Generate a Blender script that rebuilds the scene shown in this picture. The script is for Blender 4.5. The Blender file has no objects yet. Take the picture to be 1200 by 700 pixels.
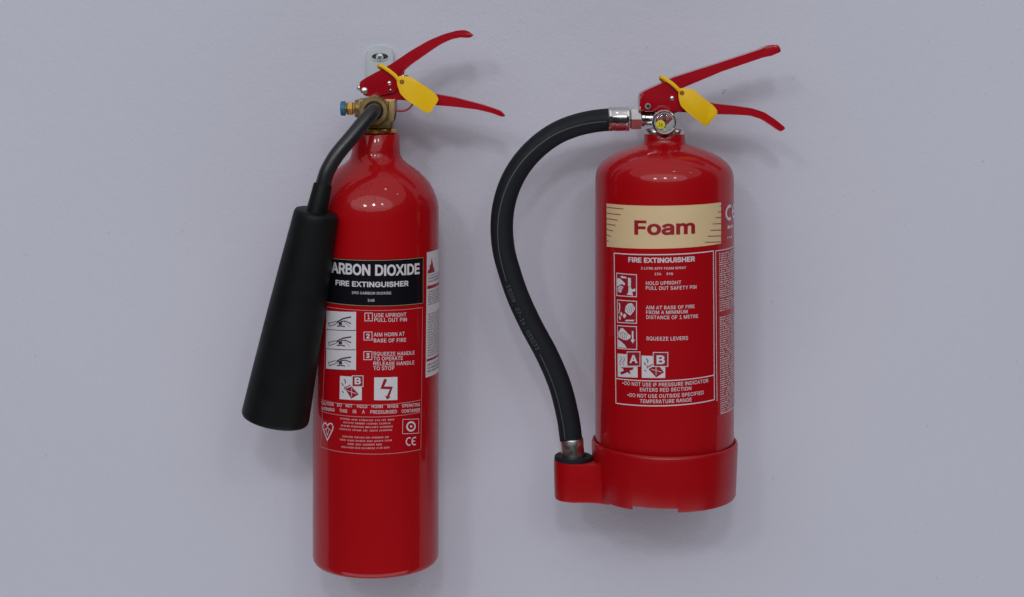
import bpy, bmesh, math, random
from mathutils import Vector, Matrix, Quaternion

random.seed(7)
scene = bpy.context.scene
COL = scene.collection

# ------------------------------------------------------------------ camera
U = 0.00085                 # metres per photograph pixel on the plane of the cylinder axes
D = 1950 * U                # camera distance from that plane
HY = 40                     # row of the eye level in the photograph
CAM = Vector((0, -D, (350 - HY) * U))
cd = bpy.data.cameras.new('camera')
cam = bpy.data.objects.new('camera', cd); COL.objects.link(cam)
cam.location = CAM
cam.rotation_euler = (math.radians(90), 0, 0)
cd.sensor_width = 36; cd.lens = 36 * 1950 / 1200
cd.shift_y = -(350 - HY) / 1200
cd.clip_start = 0.05; cd.clip_end = 60
scene.camera = cam

# ------------------------------------------------------------------ world and lamps
w = bpy.data.worlds.new('World'); scene.world = w; w.use_nodes = True
bg = w.node_tree.nodes['Background']
bg.inputs[0].default_value = (0.55, 0.58, 0.68, 1); bg.inputs[1].default_value = 0.035

def area(name, loc, target, sx, sy, power, col):
    l = bpy.data.lights.new(name, 'AREA'); l.shape = 'RECTANGLE'; l.size = sx; l.size_y = sy
    l.energy = power; l.color = col
    o = bpy.data.objects.new(name, l); COL.objects.link(o); o.location = loc
    o.rotation_euler = (Vector(target) - Vector(loc)).to_track_quat('-Z', 'Y').to_euler()
    return o
def bulb(name, loc, power, rad, col):
    l = bpy.data.lights.new(name, 'POINT'); l.energy = power; l.shadow_soft_size = rad; l.color = col
    o = bpy.data.objects.new(name, l); COL.objects.link(o); o.location = loc
    return o
area('ceiling_light', (0.0, -3.0, 2.3), (0.0, -2.9, 0), 7.5, 6.5, 70, (1.0, 0.975, 0.98)).data.shape = 'ELLIPSE'
area('front_soft_fill', (-0.35, -4.0, 2.25), (0, 0, 0), 7.0, 3.0, 66, (0.97, 0.98, 1.0)).data.shape = 'ELLIPSE'  # added broad soft source in front, softens the shadows on the wall
area('low_bounce_fill', (0.0, -1.15, -2.1), (0.0, -0.85, 0), 5.0, 1.7, 32, (0.98, 0.97, 1.0)).data.shape = 'ELLIPSE'  # added upward fill imitating floor bounce, lightens shadows under the bodies
for x_, z_, p_ in ((-1.15, 1.7, 9), (-0.1, 1.8, 13), (0.95, 1.95, 5)):
    area('ceiling_lamp', (x_, -3.5, z_), (0, 0, 0), 0.3, 0.3, p_, (0.96, 0.98, 1.0)).data.shape = 'DISK'
bulb('downlight', (0.50, -0.95, 1.95), 1.8, 0.055, (1, 0.97, 0.94))
bulb('downlight', (1.5, -1.1, 1.95), 1.0, 0.04, (1, 0.97, 0.94))

scene.render.engine = 'CYCLES'
scene.view_settings.view_transform = 'Standard'
scene.view_settings.look = 'None'
scene.view_settings.exposure = 0.0
scene.view_settings.gamma = 1.0
scene.view_settings.use_curve_mapping = False

# ------------------------------------------------------------------ materials
def mat(name, col, rough=0.5, metal=0.0, coat=0.0, coat_rough=0.05, bump=None, rough_var=0.0, col_var=0.0, var_scale=30, spec=0.5):
    m = bpy.data.materials.new(name); m.use_nodes = True
    nt = m.node_tree; b = nt.nodes['Principled BSDF']
    b.inputs['Base Color'].default_value = (*col, 1)
    b.inputs['Roughness'].default_value = rough
    b.inputs['Metallic'].default_value = metal
    b.inputs['Coat Weight'].default_value = coat
    b.inputs['Coat Roughness'].default_value = coat_rough
    b.inputs['Specular IOR Level'].default_value = spec
    tc = nt.nodes.new('ShaderNodeTexCoord')
    if rough_var or col_var:
        n = nt.nodes.new('ShaderNodeTexNoise'); n.inputs['Scale'].default_value = var_scale
        n.inputs['Detail'].default_value = 6
        nt.links.new(tc.outputs['Object'], n.inputs['Vector'])
        if rough_var:
            mr = nt.nodes.new('ShaderNodeMapRange')
            mr.inputs[1].default_value = 0.3; mr.inputs[2].default_value = 0.7
            mr.inputs[3].default_value = max(0.02, rough - rough_var); mr.inputs[4].default_value = rough + rough_var
            nt.links.new(n.outputs['Fac'], mr.inputs[0]); nt.links.new(mr.outputs[0], b.inputs['Roughness'])
        if col_var:
            mx = nt.nodes.new('ShaderNodeMix'); mx.data_type = 'RGBA'
            mx.inputs[6].default_value = (*[c * (1 - col_var) for c in col], 1)
            mx.inputs[7].default_value = (*[min(1, c * (1 + col_var)) for c in col], 1)
            nt.links.new(n.outputs['Fac'], mx.inputs[0]); nt.links.new(mx.outputs[2], b.inputs['Base Color'])
    if bump:
        sc, st, dist = bump
        n2 = nt.nodes.new('ShaderNodeTexNoise'); n2.inputs['Scale'].default_value = sc; n2.inputs['Detail'].default_value = 3
        nt.links.new(tc.outputs['Object'], n2.inputs['Vector'])
        bp = nt.nodes.new('ShaderNodeBump'); bp.inputs['Strength'].default_value = st; bp.inputs['Distance'].default_value = dist
        nt.links.new(n2.outputs['Fac'], bp.inputs['Height'])
        nt.links.new(bp.outputs[0], b.inputs['Normal'])
        if coat: nt.links.new(bp.outputs[0], b.inputs['Coat Normal'])
    return m

M = {}
M['red'] = mat('red_enamel', (0.37, 0.0008, 0.004), 0.5, coat=0.6, coat_rough=0.06, spec=0.1, bump=(60, 0.2, 0.0006), col_var=0.08, var_scale=14)
def smudge(m, lo, hi, scale):
    nt = m.node_tree; b = nt.nodes['Principled BSDF']; tc = nt.nodes.new('ShaderNodeTexCoord')
    n = nt.nodes.new('ShaderNodeTexNoise'); n.inputs['Scale'].default_value = scale; n.inputs['Detail'].default_value = 8; n.inputs['Roughness'].default_value = .65
    mr = nt.nodes.new('ShaderNodeMapRange'); mr.inputs[1].default_value = .35; mr.inputs[2].default_value = .7; mr.inputs[3].default_value = lo; mr.inputs[4].default_value = hi
    nt.links.new(tc.outputs['Object'], n.inputs['Vector']); nt.links.new(n.outputs['Fac'], mr.inputs[0]); nt.links.new(mr.outputs[0], b.inputs['Coat Roughness'])
smudge(M['red'], .03, .10, 22)
M['lever'] = mat('red_lever_enamel', (0.36, 0.001, 0.010), 0.45, coat=0.8, coat_rough=0.1, spec=0.1, bump=(180, 0.12, 0.0005), col_var=0.08, var_scale=60)
M['skirt'] = mat('red_moulded_plastic', (0.35, 0.0012, 0.004), 0.32, spec=0.35, bump=(260, 0.10, 0.0004), col_var=0.05, var_scale=25)
M['label_red'] = mat('red_print', (0.36, 0.0008, 0.005), 0.5, coat=0.6, coat_rough=0.06, spec=0.1, col_var=0.04)
M['label_black'] = mat('black_print', (0.004, 0.004, 0.007), 0.5, coat=0.35, coat_rough=0.08, spec=0.1)
M['white_print'] = mat('white_print', (0.60, 0.585, 0.625), 0.45, coat=0.3, coat_rough=0.15, col_var=0.05, var_scale=300)
M['pink_print'] = mat('pale_print', (0.50, 0.24, 0.25), 0.45)
M['gold_print'] = mat('cream_gold_print', (0.66, 0.50, 0.285), 0.5, coat=0.2, coat_rough=0.15, col_var=0.05, var_scale=60)
M['gold_line'] = mat('gold_line_print', (0.42, 0.28, 0.16), 0.45)
M['maroon_print'] = mat('maroon_print', (0.28, 0.002, 0.013), 0.45)
M['grey_print'] = mat('grey_print', (0.16, 0.13, 0.15), 0.5)
M['ink'] = mat('dark_ink_print', (0.05, 0.012, 0.03), 0.5)
M['rubber'] = mat('black_rubber', (0.009, 0.011, 0.016), 0.6, spec=0.2, bump=(500, 0.15, 0.0004), rough_var=0.08, var_scale=50)
M['tube'] = mat('black_coated_tube', (0.013, 0.014, 0.017), 0.36, rough_var=0.06, var_scale=60, bump=(150, 0.08, 0.0004))
M['horn'] = mat('black_moulded_plastic', (0.005, 0.006, 0.0065), 0.5, spec=0.18, bump=(420, 0.15, 0.0004), rough_var=0.06, var_scale=40)
M['hose_mark'] = mat('grey_hose_print', (0.06, 0.065, 0.07), 0.6)
M['chrome'] = mat('chrome', (0.62, 0.62, 0.63), 0.16, 1.0, bump=(300, 0.06, 0.0003), rough_var=0.06, var_scale=120)
M['steel'] = mat('brushed_steel', (0.72, 0.71, 0.69), 0.3, 1.0, rough_var=0.08, var_scale=200)
M['zinc'] = mat('zinc_plate', (0.50, 0.56, 0.59), 0.5, 0.25, rough_var=0.08, var_scale=90, col_var=0.05)
M['brass'] = mat('dull_brass', (0.30, 0.205, 0.09), 0.4, 0.85, rough_var=0.1, var_scale=120, col_var=0.12, bump=(300, 0.1, 0.0004))
M['gold_brass'] = mat('bright_brass', (0.65, 0.40, 0.11), 0.26, 1.0, rough_var=0.06, var_scale=150)
M['blue'] = mat('blue_plastic', (0.01, 0.13, 0.26), 0.45)
M['yellow'] = mat('yellow_plastic', (0.82, 0.50, 0.002), 0.45, spec=0.3, bump=(300, 0.12, 0.0003), col_var=0.04, var_scale=40)
M['yellow_sticker'] = mat('yellow_sticker', (0.66, 0.58, 0.01), 0.5)
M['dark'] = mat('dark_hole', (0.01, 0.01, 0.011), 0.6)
M['dial'] = mat('silver_dial', (0.48, 0.49, 0.49), 0.5)
M['dial_red'] = mat('dial_red', (0.25, 0.005, 0.015), 0.5)
M['bronze_eye'] = mat('brown_yellow_plastic', (0.30, 0.14, 0.004), 0.4)

# thin clear glass (reflects a little, lets the rest through)
g = bpy.data.materials.new('gauge_glass'); g.use_nodes = True
nt = g.node_tree; nt.nodes.clear()
o_ = nt.nodes.new('ShaderNodeOutputMaterial'); t_ = nt.nodes.new('ShaderNodeBsdfTransparent')
gl = nt.nodes.new('ShaderNodeBsdfGlossy'); gl.inputs['Roughness'].default_value = 0.03
fr = nt.nodes.new('ShaderNodeFresnel'); fr.inputs[0].default_value = 1.45
mx = nt.nodes.new('ShaderNodeMixShader')
nt.links.new(fr.outputs[0], mx.inputs[0]); nt.links.new(t_.outputs[0], mx.inputs[1]); nt.links.new(gl.outputs[0], mx.inputs[2])
nt.links.new(mx.outputs[0], o_.inputs[0])
M['glass'] = g

# painted plaster wall: faint roller stipple, sparse specks, slow unevenness
def wall_material():
    m = bpy.data.materials.new('painted_wall'); m.use_nodes = True
    nt = m.node_tree; b = nt.nodes['Principled BSDF']
    tc = nt.nodes.new('ShaderNodeTexCoord')
    big = nt.nodes.new('ShaderNodeTexNoise'); big.inputs['Scale'].default_value = 3.5; big.inputs['Detail'].default_value = 5
    nt.links.new(tc.outputs['Object'], big.inputs['Vector'])
    mx = nt.nodes.new('ShaderNodeMix'); mx.data_type = 'RGBA'
    mx.inputs[6].default_value = (0.545, 0.556, 0.652, 1); mx.inputs[7].default_value = (0.585, 0.592, 0.686, 1)
    nt.links.new(big.outputs['Fac'], mx.inputs[0]); nt.links.new(mx.outputs[2], b.inputs['Base Color'])
    b.inputs['Roughness'].default_value = 0.62
    fine = nt.nodes.new('ShaderNodeTexNoise'); fine.inputs['Scale'].default_value = 260; fine.inputs['Detail'].default_value = 3
    nt.links.new(tc.outputs['Object'], fine.inputs['Vector'])
    mid = nt.nodes.new('ShaderNodeTexNoise'); mid.inputs['Scale'].default_value = 55; mid.inputs['Detail'].default_value = 2
    nt.links.new(tc.outputs['Object'], mid.inputs['Vector'])
    vo = nt.nodes.new('ShaderNodeTexVoronoi'); vo.inputs['Scale'].default_value = 26
    nt.links.new(tc.outputs['Object'], vo.inputs['Vector'])
    mr = nt.nodes.new('ShaderNodeMapRange'); mr.inputs[1].default_value = 0.0; mr.inputs[2].default_value = 0.075
    mr.inputs[3].default_value = 1.0; mr.inputs[4].default_value = 0.0
    nt.links.new(vo.outputs['Distance'], mr.inputs[0])
    a1 = nt.nodes.new('ShaderNodeMath'); a1.operation = 'MULTIPLY_ADD'; a1.inputs[1].default_value = 1.1
    nt.links.new(mr.outputs[0], a1.inputs[0]); nt.links.new(fine.outputs['Fac'], a1.inputs[2])
    a2 = nt.nodes.new('ShaderNodeMath'); a2.operation = 'MULTIPLY_ADD'; a2.inputs[1].default_value = 1.3
    nt.links.new(mid.outputs['Fac'], a2.inputs[0]); nt.links.new(a1.outputs[0], a2.inputs[2])
    bp = nt.nodes.new('ShaderNodeBump'); bp.inputs['Strength'].default_value = 0.4; bp.inputs['Distance'].default_value = 0.0009
    nt.links.new(a2.outputs[0], bp.inputs['Height']); nt.links.new(bp.outputs[0], b.inputs['Normal'])
    return m
M['wall'] = wall_material()

# ------------------------------------------------------------------ helpers
def P(px, py, y=0.0):
    """world point at depth y that stands at photograph pixel (px, py)"""
    k = (D + y) / D
    return Vector(((px - 600) * U * k, y, CAM.z + (HY - py) * U * k))
def S(r, y=0.0): return r * U * (D + y) / D

def link(name, me, material, parent=None, smooth=35):
    if smooth is not None:
        me.shade_smooth()
        if smooth < 180: me.set_sharp_from_angle(angle=math.radians(smooth))
    me.name = name
    o = bpy.data.objects.new(name, me); COL.objects.link(o)
    me.materials.clear(); me.materials.append(M[material])
    if parent is not None:
        o.parent = parent
        o.matrix_parent_inverse = Matrix.Translation(-Vector(parent.location)) if parent.type == 'EMPTY' else Matrix.Identity(4)
    return o
def from_bm(bm, name, material, parent=None, smooth=35, recalc=True):
    if recalc: bmesh.ops.recalc_face_normals(bm, faces=bm.faces[:])
    me = bpy.data.meshes.new(name); bm.to_mesh(me); bm.free()
    return link(name, me, material, parent, smooth)
def thing(name, loc, label, cat, group=None):
    o = bpy.data.objects.new(name, None); COL.objects.link(o); o.location = loc
    o.empty_display_size = 0.03
    o['label'] = label; o['category'] = cat
    if group: o['group'] = group
    return o

def lathe(bm, origin, axis, prof, seg=64, up=None):
    """prof: list of (radius, distance along axis)"""
    q = Vector((0, 0, 1)).rotation_difference(Vector(axis).normalized())
    rings = []
    for r, t in prof:
        if r < 1e-7:
            rings.append([bm.verts.new(Vector(origin) + q @ Vector((0, 0, t)))])
        else:
            rings.append([bm.verts.new(Vector(origin) + q @ Vector((r * math.cos(2 * math.pi * (i + .5) / seg), r * math.sin(2 * math.pi * (i + .5) / seg), t))) for i in range(seg)])
    for a, b in zip(rings, rings[1:]):
        for i in range(seg):
            j = (i + 1) % seg
            if len(a) == 1 and len(b) == 1: continue
            if len(a) == 1: bm.faces.new((a[0], b[i], b[j]))
            elif len(b) == 1: bm.faces.new((a[i], a[j], b[0]))
            else: bm.faces.new((a[i], a[j], b[j], b[i]))
def lathe_obj(name, material, parent, origin, axis, prof, seg=64, smooth=35):
    bm = bmesh.new(); lathe(bm, origin, axis, prof, seg); return from_bm(bm, name, material, parent, smooth)

def catmull(pts, n=10):
    out = []
    P_ = [2 * pts[0] - pts[1]] + list(pts) + [2 * pts[-1] - pts[-2]]
    for i in range(1, len(P_) - 2):
        a, b, c, d = P_[i - 1:i + 3]
        for k in range(n):
            t = k / n
            out.append(0.5 * ((2 * b) + (c - a) * t + (2 * a - 5 * b + 4 * c - d) * t * t + (3 * b - a - 3 * c + d) * t ** 3))
    out.append(pts[-1].copy())
    return out
def frames(path):
    T = []
    for i in range(len(path)):
        a = path[max(0, i - 1)]; b = path[min(len(path) - 1, i + 1)]
        T.append((b - a).normalized())
    n = Vector((0, -1, 0)); n = (n - T[0] * n.dot(T[0]))
    if n.length < 0.05: n = Vector((0, 0, 1)) - T[0] * T[0].z
    n.normalize(); N = [n]
    for i in range(1, len(path)):
        n = T[i - 1].rotation_difference(T[i]) @ N[-1]
        n = (n - T[i] * n.dot(T[i])).normalized(); N.append(n)
    return T, N
def tube(bm, path, rad, seg=20, caps=True, closed=False, squash=None):
    T, N = frames(path); rings = []
    for i, p in enumerate(path):
        r = rad[i] if isinstance(rad, (list, tuple)) else rad
        B = T[i].cross(N[i])
        s1, s2 = squash or (1, 1)
        rings.append([bm.verts.new(p + (N[i] * math.cos(2 * math.pi * k / seg) * s1 + B * math.sin(2 * math.pi * k / seg) * s2) * r) for k in range(seg)])
    rr = list(zip(rings, rings[1:]))
    if closed: rr.append((rings[-1], rings[0]))
    for a, b in rr:
        for k in range(seg):
            bm.faces.new((a[k], a[(k + 1) % seg], b[(k + 1) % seg], b[k]))
    if caps and not closed:
        bm.faces.new(rings[0]); bm.faces.new(rings[-1])
def tube_obj(name, material, parent, path, rad, seg=20, **k):
    bm = bmesh.new(); tube(bm, path, rad, seg, **k); return from_bm(bm, name, material, parent)

def smooth_outline(pts, n=4, rmax=3.5):
    """closed outline: points given as (x, y) are rounded, (x, y, 0) are kept as corners"""
    out = []; L = len(pts)
    for i in range(L):
        if len(pts[i]) == 3: out.append((pts[i][0], pts[i][1])); continue
        a = Vector(pts[i - 1][:2]); b = Vector(pts[i][:2]); c = Vector(pts[(i + 1) % L][:2])
        p = b + (a - b).normalized() * min(.32 * (a - b).length, rmax); q = b + (c - b).normalized() * min(.32 * (c - b).length, rmax)
        for k in range(n + 1):
            t = k / n
            v = p * (1 - t) ** 2 + b * 2 * t * (1 - t) + q * t * t
            out.append((v.x, v.y))
    return out
def prism(bm, outline, y0, y1, bevel=0.0, seg=2, ref=None):
    """outline in photograph pixels, extruded from depth y0 (front) to y1 (back)"""
    if ref is None: ref = (y0 + y1) / 2
    pts = [P(x, y, ref) for x, y in outline]
    f = [bm.verts.new((p.x, y0, p.z)) for p in pts]
    bk = [bm.verts.new((p.x, y1, p.z)) for p in pts]
    n = len(pts); fs = [bm.faces.new(f), bm.faces.new(bk[::-1])]
    for i in range(n): bm.faces.new((f[i], bk[i], bk[(i + 1) % n], f[(i + 1) % n]))
    if bevel:
        es = set(fs[0].edges) | set(fs[1].edges)
        bmesh.ops.bevel(bm, geom=list(es), offset=bevel, segments=seg, affect='EDGES', profile=0.6, clamp_overlap=True)
def prism_obj(name, material, parent, outline, y0, y1, bevel=0.0006, ref=None, smooth=40, seg=2):
    bm = bmesh.new(); prism(bm, outline, y0, y1, bevel, seg, ref); return from_bm(bm, name, material, parent, smooth)

def channel_obj(name, material, parent, outline, half, thick, bevel, ref=0.0, smooth=40):
    """pressed-sheet lever: two side cheeks and a web along the upper edge, one closed skin"""
    return prism_obj(name, material, parent, outline, -half, half, bevel, ref=-half, smooth=smooth, seg=3)

def disc_rivet(name, material, parent, px, py, y, r, h=0.0012, dome=True, seg=20):
    c = P(px, py, y); R = S(r, y)
    prof = [(R, -0.0004), (R, h * .4), (R * .8, h * .8), (R * .45, h), (0, h)] if dome else [(R, -0.0004), (R, h), (R * .6, h), (R * .55, h * .2), (0, h * .2)]
    return lathe_obj(name, material, parent, c, (0, -1, 0), prof, seg)

# ---- flat print wrapped on a cylinder ------------------------------------
class Cyl:
    def __init__(s, cx, rpx):
        s.ax = P(cx, 0).x; s.R = rpx * U
    def uz(s, px, py):
        d = P(px, py) - CAM; ox, oy = CAM.x - s.ax, CAM.y
        a = d.x ** 2 + d.y ** 2; b = 2 * (ox * d.x + oy * d.y); c = ox * ox + oy * oy - s.R ** 2
        disc = max(0.0, b * b - 4 * a * c)
        t = (-b - math.sqrt(disc)) / (2 * a)
        q = CAM + d * t
        return (s.R * math.atan2(q.x - s.ax, -q.y), q.z)
    def quad(s, tl, tr, br, bl):
        A, B, C_, D_ = [Vector(s.uz(*p)) for p in (tl, tr, br, bl)]
        return lambda a, b: (A * (1 - a) * (1 - b) + B * a * (1 - b) + C_ * a * b + D_ * (1 - a) * b)   # a right, b down
    def box(s, x0, y0, x1, y1): return s.quad((x0, y0), (x1, y0), (x1, y1), (x0, y1))
    def pos(s, u, z, h):
        th = u / s.R; r = s.R + h
        return Vector((s.ax + r * math.sin(th), -r * math.cos(th), z)), Vector((math.sin(th), -math.cos(th), 0))

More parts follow.
